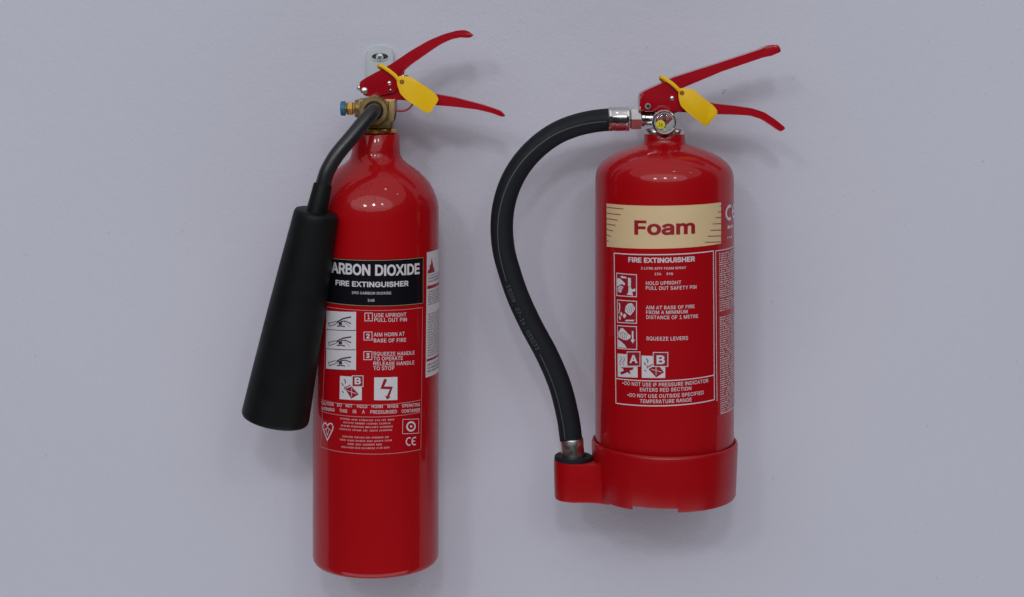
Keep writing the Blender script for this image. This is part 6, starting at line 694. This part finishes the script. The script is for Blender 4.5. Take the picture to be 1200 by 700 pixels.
# heart-shaped certification mark
q = cy.quad((378, 494), (391.4, 495.2), (391.2, 517), (377.6, 515.6))
pr = Print(cy, H1)
pr.qstroke(q, [(.5, .98), (.1, .42), (.06, .25), (.16, .08), (.34, .06), (.5, .2), (.66, .06), (.86, .08), (.95, .25), (.9, .42)], 1.4, True)
pr.qstroke(q, [(.22, .45), (.5, .3), (.78, .45)], .8); pr.qstroke(q, [(.38, .42), (.5, .72), (.62, .42)], .8)
pr.build('certification_mark', 'white_print', lr)
# round emblem in a box, CE mark
q = cy.quad((472, 491.6), (490.6, 491), (490.4, 507.6), (471.6, 508.4))
pr = Print(cy, H1); frame_q(pr, q, .5, 4); pr.ring(q, .5, .5, .25, .3, 2.0); pr.qpoly(q, [(.5 + .07 * math.cos(a * .785), .5 + .085 * math.sin(a * .785)) for a in range(8)])
pr.build('round_emblem', 'white_print', lr)
def ce_mark(cyl, parent, q, w_):
    pr = Print(cyl, H1)
    pr.ring(q, .3, .5, .26, .42, w_, 60, 300, 14); pr.ring(q, .82, .5, .26, .42, w_, 60, 300, 14); pr.qstroke(q, [(.58, .5), (.86, .5)], w_ * .9)
    return pr.build('ce_mark', 'white_print', parent)
ce_mark(cy, lr, cy.quad((475.6, 512.4), (488, 511.6), (487.6, 522), (475.4, 522.8)), 1.3)
# narrow white label at the right edge
c2 = cy
def strip_q(th0, th1, z_tl, z_bl, py0, py1):
    r = c2.R
    A = Vector((math.radians(th0) * r, c2.uz(py0[0], py0[1])[1])); B = Vector((math.radians(th0 - 2) * r, c2.uz(py1[0], py1[1])[1])); wv = math.radians(th1 - th0) * r
    return lambda a, b: A.lerp(B, b) + Vector((wv * a, 0))
qs = strip_q(57.0, 108, 0, 0, (503, 295.4), (501.4, 442))
ls = panel(cy, qs, 'white_label', 'white_print', co2, H0, 12); ls['label'] = 'narrow white label wrapping round the right side'
pr = Print(cy, H1)
pr.qpoly(qs, [(.02, .172), (.05, .14), (.08, .145), (.1, .1), (.13, .11), (.16, .045), (.19, .1), (.2, .09), (.23, .14), (.25, .13), (.29, .172)])
pr.build('flame_symbol', 'maroon_print', ls); pr = Print(cy, H1)
pr.qpoly(qs, [(.02, .27), (.9, .27), (.9, .296), (.02, .296)]); pr.build('red_bar', 'maroon_print', ls); pr = Print(cy, H1)
pr.qpoly(qs, [(.02, .855), (.9, .855), (.9, .873), (.02, .873)])
pr.build('red_bar', 'maroon_print', ls)
pr = Print(cy, H1)
pr.tiny(lambda a, b: qs(.05 + .85 * a, .2 + .05 * b), 2, 5, .5, .2, False, 34); pr.tiny(lambda a, b: qs(.05 + .85 * a, .31 + .12 * b), 6, 6, .5, .3, False, 34)
pr.tiny(lambda a, b: qs(.05 + .85 * a, .49 + .35 * b), 17, 7, .45, .2, False, 34); pr.tiny(lambda a, b: qs(.05 + .85 * a, .89 + .08 * b), 3, 8, .5, .4, False, 34)
pr.qstroke(qs, [(.5, .04), (.9, .05)], .6); pr.qstroke(qs, [(.04, .19), (.9, .19)], .5)
pr.build('small_print', 'grey_print', ls)

# ================================================================== foam extinguisher
FX = 778.6; FR = 81.0
fax = P(FX, 0).x
foam = thing('fire_extinguisher', P(FX, 585), 'short wide red extinguisher with black hose, pressure gauge and cream Foam label', 'extinguisher', 'fire extinguishers hung on the wall')
prof = [(0, Z(570)), (74, Z(570)), (79, Z(566)), (FR, Z(558)), (FR, Z(212)), (FR - .4, Z(206)), (79.3, Z(200)), (76.5, Z(194.5)), (71.5, Z(189)), (64, Z(183.5)), (55, Z(178.8)), (45, Z(175)), (36, Z(172)), (30, Z(170.4)),
        (26.4, Z(168.8)), (24.6, Z(166.4)), (24, Z(163)), (23.8, Z(157.4)), (22.6, Z(156)), (0, Z(156))]
lathe_obj('cylinder', 'red', foam, (fax, 0, 0), (0, 0, 1), [(r * U, z) for r, z in prof], 192, 50)

# plastic skirt with feet
bm = bmesh.new()
def ang(px, r): return math.degrees(math.asin(max(-1, min(1, (px - FX) / r))))
a1, a2 = ang(733, 83 * 1.04), ang(787, 83 * 1.04)
angs = sorted(set([i * 2.0 for i in range(-90, 90)] + [a1 - .15, a1 + .15, a2 - .15, a2 + .15]))
rings = []
for a in angs:
    zb = Z(577.5)
    if a1 < a < a2: zb = Z(573.2)
    elif a > 120 or a < -120: zb = Z(575)
    zt = Z(516)
    pp = [(81.3, Z(524)), (81.3, zt + .0002), (83, zt + .0012), (84.6, zt + .0002), (85.2, zt - .0016), (85.2, Z(526)), (84, Z(552)), (83, zb + .0016), (82.2, zb), (79.5, zb), (79, zb + .006), (79, Z(568))]
    th = math.radians(a)
    rings.append([bm.verts.new((fax + r * U * math.sin(th), -r * U * math.cos(th), z)) for r, z in pp])
for i in range(len(rings)):
    a, b = rings[i], rings[(i + 1) % len(rings)]
    for k in range(len(a) - 1): bm.faces.new((a[k], b[k], b[k + 1], a[k + 1]))
sk = from_bm(bm, 'base_skirt', 'skirt', foam, 40)
# hose holder on the skirt
hx = 672
def stadium(sc, grow=0):
    pts = []
    r = 23.2 * sc
    for i in range(25):
        t = math.radians(90 + 180 * i / 24); pts.append((hx + r * math.cos(t), r * math.sin(t)))
    pts += [(686, -r), (693, -r * 1.02), (699, -r * 1.1), (704, -r * 1.26), (712, -r * 1.4), (712, r), (686, r)]
    return pts
bm = bmesh.new()
lay = []
for sc, py in ((.95, 536.4), (.985, 536.8), (1.0, 538.7), (.985, 558), (.96, 578.6), (.935, 581), (.88, 581.6)):
    lay.append([bm.verts.new((P(x, 0).x, (y - 8) * U, Z(py))) for x, y in stadium(sc)])
n = len(lay[0])
for a, b in zip(lay, lay[1:]):
    for i in range(n): bm.faces.new((a[i], a[(i + 1) % n], b[(i + 1) % n], b[i]))
bm.faces.new(lay[0]); bm.faces.new(lay[-1])
from_bm(bm, 'hose_holder', 'skirt', sk, 45)
gc = Vector((P(hx, 0).x, -8 * U, Z(536.6)))
lathe_obj('grommet', 'rubber', foam, gc, (0.03, 0, 1), [(0, -.003), (S(21.6), -.003), (S(22.6), .0005), (S(22.4), .003), (S(21), .0042), (S(15), .0044), (S(14), .002), (0, .002)], 48)
lathe_obj('hose_ferrule', 'steel', foam, Vector((P(671.4, 0).x, -8 * U, Z(537))), (-0.075, 0, 1), [(0, 0), (S(13.5), 0), (S(13.8), .001), (S(13.6), .012), (S(13.8), .0205), (S(13.4), .0215), (S(12.6), .0216)], 48)

# hose with printed line and numbers
hp = [(724, 139.6), (713, 140.4), (694, 142.6), (672, 148), (650, 157.6), (629, 173), (611, 193), (598, 216), (590.4, 241), (588, 265), (589.8, 290), (595, 312), (606.2, 345.7), (622.3, 381), (641.5, 417), (656.5, 453), (665.4, 488.6), (668.7, 511), (669.3, 516)]
hpath = catmull([P(x, y, -8 * U * max(0, i - 3) / (len(hp) - 4)) for i, (x, y) in enumerate(hp)], 12)
HR = S(13.3)
hose = tube_obj('hose', 'rubber', foam, hpath, HR, 40)
T, N = frames(hpath)
cum = [0]
for a, b in zip(hpath, hpath[1:]): cum.append(cum[-1] + (b - a).length)
def at_hose(s_, v, h):
    s_ = max(0, min(cum[-1] - 1e-6, s_)); i = 0
    while cum[i + 1] < s_: i += 1
    t = (s_ - cum[i]) / (cum[i + 1] - cum[i])
    p = hpath[i].lerp(hpath[i + 1], t); tt = T[i].lerp(T[i + 1], t).normalized(); nn = Vector((0, -1, 0)); nn = (nn - tt * nn.dot(tt)).normalized()
    bb = tt.cross(nn); th = v / HR
    return p + (nn * math.cos(th) + bb * math.sin(th)) * (HR + h)
def hose_s(py):   # length along the hose at a picture row, lower half
    z = P(0, py).z; best = min(range(120, len(hpath)), key=lambda i: abs(hpath[i].z - z)); return cum[best]
_s = 1 if at_hose(cum[len(cum) // 2], .004, 0).x < hpath[len(cum) // 2].x else -1     # sign that points to the outer, left side
def hose_line(s0, s1, v0, v1, wd=.0011, n=60):
    bm = bmesh.new(); prev = None
    for i in range(n + 1):
        t = i / n; s_ = s0 + (s1 - s0) * t; v = v0 + (v1 - v0) * t
        c = (bm.verts.new(at_hose(s_, v - wd / 2, .00015)), bm.verts.new(at_hose(s_, v + wd / 2, .00015)))
        if prev: bm.faces.new((prev[0], prev[1], c[1], c[0]))
        prev = c
    return from_bm(bm, 'printed_line', 'hose_mark', hose, 180)
sa, sb, s_end = hose_s(329), hose_s(403), hose_s(510)
hose_line(.012, sa - .004, -.001 * _s, .0055 * _s, .0010)
hose_line(sb + .005, s_end, .0055 * _s, .0062 * _s, .0010)
vs, fs, x0, x1 = text_mesh('15009 / 07-16 / 035073', .012)
hh = S(5.6) / CAPH; bm = bmesh.new()
nv = [bm.verts.new(at_hose(sa + (sb - sa) * (v[0] - x0) / (x1 - x0), (.0078 - v[1] * hh) * _s, .00016)) for v in vs]
for f in fs: bm.faces.new([nv[i] for i in f])
from_bm(bm, 'lettering', 'hose_mark', hose, 180)

# couplings and valve head
cc = P(751.5, 139.4, 0)
bm = bmesh.new()
lathe(bm, P(737.6, 139.6, 0), (-1, 0, 0), [(0, 0), (S(12.6), 0), (S(14.4), S(1)), (S(14.6), S(3.2)), (S(14.2), S(4)), (S(14.5), S(12)), (S(14.2), S(20)), (S(14.6), S(21)), (S(14.6), S(24)), (S(13.6), S(24.9)), (0, S(24.9))], 12)
bmesh.ops.bevel(bm, geom=[e for e in bm.edges if abs((e.verts[0].co - e.verts[1].co).x) > .004], offset=.0006, segments=1, affect='EDGES')
cp = from_bm(bm, 'hose_coupling', 'chrome', foam, 25)
lathe_obj('hex_nut', 'chrome', cp, P(752, 139.4, 0), (-1, 0, 0), [(0, 0), (S(11.5), 0), (S(13.6), S(1.2)), (S(13.6), S(12.6)), (S(11.6), S(14)), (0, S(14))], 6, 20)
lathe_obj('outlet_pipe', 'chrome', foam, P(778, 139, 0), (-1, 0, 0), [(0, 0), (S(8.2), 0), (S(8.2), S(22)), (S(9.2), S(23)), (S(9.2), S(27)), (0, S(27))], 40)
lathe_obj('valve_stem', 'chrome', foam, (fax, 0, Z(152)), (0, 0, 1), [(0, 0), (S(15), 0), (S(15), S(20)), (S(13), S(22)), (S(13), S(34)), (0, S(34))], 40)
# scalloped neck nut
bm = bmesh.new()
lay = []
for rr, py in ((20, 157.2), (23.4, 157), (23.8, 155), (23.6, 152.5), (22, 150.6), (15, 149.2), (0.01, 149.2)):
    ring = []
    for i in range(72):
        a = 2 * math.pi * i / 72; sc = 1 - (.085 * max(0, math.cos(6 * a)) ** 3 if rr > 21 else 0)
        ring.append(bm.verts.new((fax + rr * sc * U * math.cos(a), rr * sc * U * math.sin(a), Z(py))))
    lay.append(ring)
for a, b in zip(lay, lay[1:]):
    for i in range(72): bm.faces.new((a[i], a[(i + 1) % 72], b[(i + 1) % 72], b[i]))
from_bm(bm, 'neck_nut', 'steel', foam, 40)

# pressure gauge
gy = -0.029
gcen = P(778.6, 143.4, gy); gax = Vector((0, -1, .06)).normalized()
ga = lathe_obj('pressure_gauge', 'chrome', foam, gcen, gax, [(0, -.012), (S(8), -.012), (S(8), -.007), (S(13.4), -.0062), (S(14.4), -.004), (S(14.5), .0), (S(14.0), .0016), (S(13.2), .0022), (S(12.3), .0016), (S(12.0), .0002), (S(12), -.0012), (0, -.0012)], 64)
gq = Vector((1, 0, 0)); gu = gax.cross(gq) * -1
gu = Vector((0, 0, 1)) - gax * gax.z; gu.normalize()
def gpt(x, y, h): return gcen + gq * S(x, gy) + gu * S(y, gy) + gax * (-.0011 + h)
def gpoly(name, material, pts, h):
    bm = bmesh.new(); a = [bm.verts.new(gpt(x, y, h)) for x, y in pts]; b = [bm.verts.new(gpt(x, y, h - .00012)) for x, y in pts]
    bm.faces.new(a); bm.faces.new(b[::-1])
    for i in range(len(a)): bm.faces.new((a[i], a[(i + 1) % len(a)], b[(i + 1) % len(a)], b[i]))
    return from_bm(bm, name, material, ga, None)
def sector(r, a0, a1, cx=0, cy=0, n=14, hub=(0, -6)): return [hub] + [(cx + r * math.cos(math.radians(a0 + (a1 - a0) * i / n)), cy + r * math.sin(math.radians(a0 + (a1 - a0) * i / n))) for i in range(n + 1)]
gpoly('dial', 'dial', [(11.95 * math.cos(6.2832 * i / 48), 11.95 * math.sin(6.2832 * i / 48)) for i in range(48)], .0002)
gpoly('dial_sector', 'dial_red', sector(10.6, 106, 176), .0004)
gpoly('dial_sector', 'dial_red', sector(10.6, 22, 72), .0004)
gpoly('dial_sector', 'label_black', sector(10.4, 72.4, 105.6), .0004)
gpoly('needle', 'dark', [(-1, -9.5), (1, -9.5), (.35, 5.5), (-.35, 5.5)], .0008)
gpoly('hub_screw', 'steel', [(1.9 * math.cos(6.2832 * i / 20), -8.4 + 1.9 * math.sin(6.2832 * i / 20)) for i in range(20)], .001)
# dome glass
lathe_obj('gauge_glass', 'glass', ga, gcen, gax, [(S(12.2), .0004), (S(10), .0011), (S(6), .0017), (S(2), .002), (0, .002)], 48, 180)
# round year sticker on the glass
bm = bmesh.new()
sx, sy = -4.7, -2.8
def on_glass(x, y, h):
    r = math.hypot(x, y); return gpt(x, y, .0011 + .0021 - .0014 * (r / 12.2) ** 2 + h)
ctr = bm.verts.new(on_glass(sx, sy, 0)); rim = [bm.verts.new(on_glass(sx + 5.4 * math.cos(6.2832 * i / 28), sy + 5.4 * math.sin(6.2832 * i / 28), 0)) for i in range(28)]
for i in range(28): bm.faces.new((ctr, rim[i], rim[(i + 1) % 28]))
from_bm(bm, 'year_sticker', 'yellow_sticker', ga, 180, recalc=False)
vs, fs, x0, x1 = text_mesh('16', .02); bm = bmesh.new()
nv = [bm.verts.new(on_glass(sx - 2.3 + 4.6 * (v[0] - x0) / (x1 - x0), sy - 1.9 + v[1] / CAPH * 3.9, .00012)) for v in vs]
for f in fs: bm.faces.new([nv[i] for i in f])
from_bm(bm, 'lettering', 'ink', ga, 180, recalc=False)

# levers
upper = [(749.6, 110.6), (757, 106), (775, 98), (789, 91), (840, 74.8), (891.4, 58), (898.5, 54.4, 0), (904, 52.8, 0), (911.6, 52.8, 0), (913.4, 54, 0), (915.7, 59.4, 0), (914.6, 61.4, 0), (905, 65.6, 0), (898, 66.8), (893, 68), (848.5, 83.2), (796, 102), (799, 112), (800, 122), (801, 131, 0), (776, 130.8, 0), (752, 130.6, 0), (749.6, 126)]
lower = [(790, 110), (812, 116), (838, 121.8), (862, 124.4), (883, 127.4), (896, 131.8), (909, 140.4), (921.5, 150.6), (915, 155), (906, 148.8), (893.5, 140.3), (878.5, 135.6), (860, 134.6), (840, 134), (815, 132.4), (790, 131.4)]
lever('squeeze_lever', upper, 0.0125, 0, foam); lever('carry_handle', lower, 0.0095, 0, foam)
disc_rivet('rivet', 'steel', foam, 787.6, 115.3, -0.0124, 2.8, .0014)
disc_rivet('hollow_rivet', 'steel', foam, 759.2, 124.5, -0.0124, 3.5, .0012, False)
disc_rivet('rivet_hole', 'dark', foam, 759.2, 124.5, -0.0127, 2.0, .0005)
disc_rivet('rivet', 'steel', foam, 750.8, 126.4, -0.010, 2.0, .002)

# ---- labels of the foam extinguisher
cy = Cyl(FX, FR)
qg = cy.quad((710.9, 238.6), (844.9, 237.2), (844.9, 285.4), (711.1, 289))
lg = panel(cy, qg, 'foam_label', 'gold_print', foam, H0, 18); lg['label'] = 'cream gold band reading Foam in dark red'
pr = Print(cy, H1); pr.text('Foam', (743.4, 275.2), (814.4, 274), 17, .036, 1.0); pr.build('lettering', 'maroon_print', lg)
for i, (y, xe) in enumerate(zip((113, 145, 175, 205, 235, 265, 295), (190, 175, 160, 147, 134, 122, 110))):
    a = cy.uz(711.2, 220 + (y - 6) / 4.668); b = cy.uz(690 + xe / 4.668, 220 + (y + (4 if i < 3 else 2)) / 4.668)
    pr = Print(cy, H1); pr.stroke([a, b], .9 * U); pr.build('ruled_line', 'maroon_print', lg)
for i, (y, xs) in enumerate(zip((100, 132, 163, 197, 232, 264, 297), (715, 705, 693, 678, 665, 650, 635))):
    b = cy.uz(844.8, 220 + y / 4.668); a = cy.uz(690 + xs / 4.668, 220 + (y + 2) / 4.668)
    pr = Print(cy, H1); pr.stroke([a, b], .9 * U); pr.build('ruled_line', 'maroon_print', lg)

qp = cy.quad((719, 295.8), (836.6, 293.2), (837.8, 469.4), (721.2, 473.6))
lp = panel(cy, qp, 'instruction_label', 'label_red', foam, H0, 16)
pr = Print(cy, H1)
frame_q(pr, cy.quad((719.9, 296.8), (835.8, 294.2), (837, 468.4), (722, 472.6)), 1.2, 12)
pr.stroke([Vector(cy.uz(721.6, 443.6)).lerp(Vector(cy.uz(836.8, 439.6)), i / 8) for i in range(9)], 1.1 * U)
pr.build('border', 'white_print', lp)
textblock(cy, lp, [('FIRE EXTINGUISHER', (736.5, 307.3), (814.4, 306.3), 5.9)], bold=.03)
textblock(cy, lp, [('3 LITRE AFFF FOAM SPRAY', (751.3, 315.9), (804, 315.1), 3.0), ('13A', (767.2, 322.5), (774.8, 322.5), 2.8), ('89B', (781, 322.4), (788.6, 322.3), 2.8)], bold=.02)
textblock(cy, lp, [('HOLD UPRIGHT', (757, 334), (798.2, 333), 4.4), ('PULL OUT SAFETY PIN', (757, 339.5), (816, 338.3), 4.4)])
textblock(cy, lp, [('AIM AT BASE OF FIRE', (757, 362.4), (813.8, 361), 4.3), ('FROM A MINIMUM', (757.4, 368), (805.7, 367.1), 4.3), ('DISTANCE OF 1 METRE', (757.5, 373.7), (817.9, 372.5), 4.3)])
textblock(cy, lp, [('SQUEEZE LEVERS', (757.5, 398.8), (806.2, 398.3), 4.6)])
textblock(cy, lp, [('DO NOT USE IF PRESSURE INDICATOR', (732, 451.2), (829.7, 448), 4.5), ('ENTERS RED SECTION', (750, 458.7), (810, 457.1), 4.5), ('DO NOT USE OUTSIDE SPECIFIED', (738, 465.1), (824.5, 462), 4.5), ('TEMPERATURE RANGE', (750, 472.2), (810.4, 470.4), 4.5)])
pr = Print(cy, H1)
for x, y in ((730.2, 449), (736.2, 463)): pr.poly([Vector(cy.uz(x, y)) + Vector((math.cos(a * .785), math.sin(a * .785))) * U * .9 for a in range(8)])
pr.build('bullet', 'white_print', lp)
hand1 = [[(.03, .24), (.15, .21), (.3, .3), (.46, .43), (.42, .52), (.3, .47), (.18, .5), (.06, .6), (.03, .55)], [(.06, .66), (.2, .54), (.36, .58), (.34, .66), (.3, .72), (.22, .86), (.07, .82)],
         [(.6, .15), (.74, .17), (.74, .55), (.6, .55)], [(.62, .57), (.74, .57), (.78, .68), (.95, .62), (.95, .75), (.8, .78), (.84, .95), (.54, .93), (.62, .8)], [(.2, .14), (.32, .08), (.32, .11), (.52, .13), (.52, .2), (.32, .19), (.32, .22)]]
lines1 = [[(.08, .74), (.22, .62), (.34, .66)], [(.1, .8), (.24, .7), (.32, .73)]]
hand2 = [[(.42, .5), (.46, .25), (.6, .12), (.78, .1), (.93, .3), (.9, .42), (.7, .66), (.58, .6), (.5, .55)], [(.08, .1), (.15, .14), (.17, .36), (.1, .6), (.06, .6), (.11, .36)], [(.33, .62), (.42, .58), (.5, .68), (.4, .8), (.32, .74)],
         [(.2, .5), (.28, .58), (.26, .72), (.16, .66)], [(.1, .68), (.2, .78), (.16, .9), (.1, .84)], [(.42, .9), (.54, .83), (.54, .86), (.88, .84), (.88, .91), (.54, .92), (.54, .96)]]
lines2 = [[(.58, .22), (.66, .38), (.7, .56)], [(.68, .18), (.76, .34), (.77, .5)], [(.78, .18), (.85, .3), (.84, .44)], [(.5, .3), (.54, .42), (.6, .54)]]
hand3 = [[(.05, .3), (.2, .1), (.32, .1), (.6, .34), (.72, .4), (.7, .5), (.55, .6), (.42, .62), (.2, .56), (.06, .5)], [(.77, .2), (.85, .2), (.85, .58), (.92, .58), (.81, .74), (.7, .58), (.77, .58)], [(.03, .6), (.2, .68), (.4, .82), (.5, .95), (.03, .95)]]
lines3 = [[(.18, .34), (.2, .54)], [(.28, .34), (.3, .57)], [(.38, .37), (.4, .59)], [(.48, .4), (.5, .58)], [(.12, .34), (.3, .28), (.56, .38)]]
LINES = {id(hand1): lines1, id(hand2): lines2, id(hand3): lines3}
for corners, hand in ((((722.8, 320.2), (746, 322.2), (746, 348), (723, 346.4)), hand1), (((723.6, 351.6), (746, 353.2), (746, 379), (723.8, 377.8)), hand2), (((723.8, 381.6), (746, 383), (746.3, 409.6), (724, 408.4)), hand3)):
    q = cy.quad(*corners)
    panel(cy, q, 'pictogram_ground', 'maroon_print', lp, H0 + .00006, 4)
    pr = Print(cy, H1); frame_q(pr, q, .9, 4); pr.build('pictogram_frame', 'white_print', lp)
    pr = Print(cy, H1)
    for poly in hand: pr.qpoly(q, poly)
    pr.build('pictogram', 'white_print', lp)
    pr = Print(cy, H2)
    for ln in LINES[id(hand)]: pr.qstroke(q, ln, .5)
    pr.build('drawing', 'maroon_print', lp)
# class A (burning logs) and class B
q = cy.quad((723.8, 414.4), (747.2, 416), (747.4, 442.6), (724.2, 441.6))
panel(cy, q, 'pictogram', 'white_print', lp, H1, 4)
pr = Print(cy, H2); pr.qpoly(q, [(.16, .58), (.82, .56), (.78, .66), (.62, .7), (.68, .86), (.5, .78), (.36, .84), (.2, .9), (.14, .8), (.34, .72), (.3, .64)]); pr.build('drawing', 'maroon_print', lp)
pr = Print(cy, H2); pr.qstroke(q, [(.16, .5), (.12, .36), (.22, .24), (.18, .1)], .6); pr.qstroke(q, [(.32, .5), (.28, .36), (.38, .26), (.34, .12)], .6); pr.build('drawing', 'ink', lp)
panel(cy, cy.box(734.8, 412, 750.6, 429.4), 'class_letter_box', 'maroon_print', lp, H2 + .00012, 3)
pr = Print(cy, H2 + .00024); frame_q(pr, cy.box(735.2, 412.4, 750.2, 429), .8, 3); pr.text('A', (738, 425.6), (747.4, 425.6), 9.6, .036); pr.build('class_letter', 'white_print', lp)
flame_can(cy, lp, cy.quad((752, 416.8), (779.4, 417.4), (779.6, 443), (752.2, 442.8)), (765.2, 412.6, 783, 429.8), 'B', [(.3, .6), (.44, .5), (.78, .5), (.95, .74), (.62, .97)])
# side panel of small print running round to the right
r_ = cy.R
def side_q(px, top, bot, th1):
    A = Vector(cy.uz(px, top)); B = Vector(cy.uz(px + 1.6, bot)); wv = math.radians(th1) * r_ - A.x
    return lambda a, b: A.lerp(B, b) + Vector((wv * a, 0))
q = side_q(838.4, 294.2, 470, 100)
lsd = panel(cy, side_q(838, 293.4, 487, 101), 'side_label', 'label_red', foam, H0, 12)
pr = Print(cy, H1)
pr.qstroke(q, [(.9, 0), (.45, 0), (0, 0), (0, .34), (0, .68), (0, 1)], 1.0); pr.build('border', 'white_print', lsd)
q = side_q(842.6, 296.5, 485.6, 99)
pr = Print(cy, H1)
pr.tiny(lambda a, b: q(a, .0 + .27 * b), 20, 21, .5, .08, False, 30); pr.tiny(lambda a, b: q(a, .285 + .08 * b), 6, 22, .5, .1, False, 30)
pr.tiny(lambda a, b: q(a, .395 + .60 * b), 44, 23, .5, .04, False, 30)
pr.qstroke(q, [(0, .275), (.5, .275), (1, .275)], .6); pr.qstroke(q, [(0, .998), (.5, .998), (1, .998)], .8)
pr.build('small_print', 'white_print', lsd)
def side_box(x0, y0, y1, th1):
    A = Vector(cy.uz(x0, y0)); B = Vector(cy.uz(x0, y1)); wv = math.radians(th1) * r_ - A.x
    return lambda a, b: A.lerp(B, b) + Vector((wv * a, 0))
ce = ce_mark(cy, foam, side_box(850.0, 241, 259.4, 80), 3.4)
pr = Print(cy, H1); pr.tiny(side_box(852.4, 264, 269, 82), 1, 31, .7, 0, False, 5); pr.tiny(side_box(852, 277, 280.6, 70), 1, 32, .7, 0, False, 4); pr.build('small_print', 'white_print', foam)

# ================================================================== yellow seal tags
def seal_tag(outline, eye, strap, label, y=-0.0165):
    t = thing('seal_tag', P(eye[0], eye[1], y), label, 'tag', 'yellow seal tags on the levers')
    ti = prism_obj('tag_plate', 'yellow', t, smooth_outline(outline, 3), y - .0006, y + .0006, .00035, ref=y, smooth=50)
    tube_obj('strap', 'yellow', t, catmull([P(a, b, c) for a, b, c in strap], 8), S(2.0), 12, squash=(.7, 1.1))
    lathe_obj('eyelet', 'bronze_eye', t, P(eye[0], eye[1], y - .0006), (0, -1, 0), [(S(2.7), -.0003), (S(2.7), .0004), (S(2.1), .0009), (S(1.4), .0005), (S(1.2), .0012), (0, .0014)], 24)
    return t
zig = lambda a, b, n, d: [(a[0] + (b[0] - a[0]) * k / n + (d[0] if k % 2 else 0), a[1] + (b[1] - a[1]) * k / n + (d[1] if k % 2 else 0), 0) for k in range(1, n)]
tag1 = [(464.6, 91.2), (470, 88.6), (481.6, 90.4, 0), (497.5, 101)] + zig((498, 101.6), (509, 109), 7, (.5, -.6)) + [(511.6, 111.6), (514.4, 117.2), (504.4, 131.6), (500.4, 133.2), (484, 122.2)] + zig((483, 121.6), (475, 115.6), 6, (-.6, .6)) + [(469, 110), (466, 102.2, 0), (465, 96)]
seal_tag(tag1, (471, 96), [(468, 95, -.0165), (462, 88, -.0165), (452, 80.5, -.0158), (445.4, 76.8, -.0142), (443.4, 77.5, -.006), (446, 79.5, .006), (450, 82, .0145), (462, 92, .0150), (474, 100, .010), (478, 101.5, 0), (474, 98.5, -.012), (471, 96.4, -.0165)],
         'yellow plastic seal tag looped on the lever of the slim carbon dioxide extinguisher')
tag2 = [(795.2, 105), (798, 103.4), (811.8, 104.6, 0), (826, 116.5)] + zig((827, 117.4), (836, 124.4), 6, (.5, -.5)) + [(840.2, 129), (841, 132.6), (829.6, 147.2), (825.6, 147.8), (808, 133.6)] + zig((806, 132), (799, 125), 6, (-.5, .5)) + [(797, 122.6), (795, 114)]
seal_tag(tag2, (799.2, 109), [(797, 107.4, -.0165), (790, 100.2, -.0165), (781, 93.6, -.0158), (775.4, 90.4, -.0142), (773.6, 91.5, -.006), (776, 94, .006), (780, 97, .0145), (792, 107, .0150), (803, 112, .010), (807, 113.5, 0), (803, 111.5, -.012), (799, 109.4, -.0165)],
         'yellow plastic seal tag looped on the lever of the wide foam extinguisher')
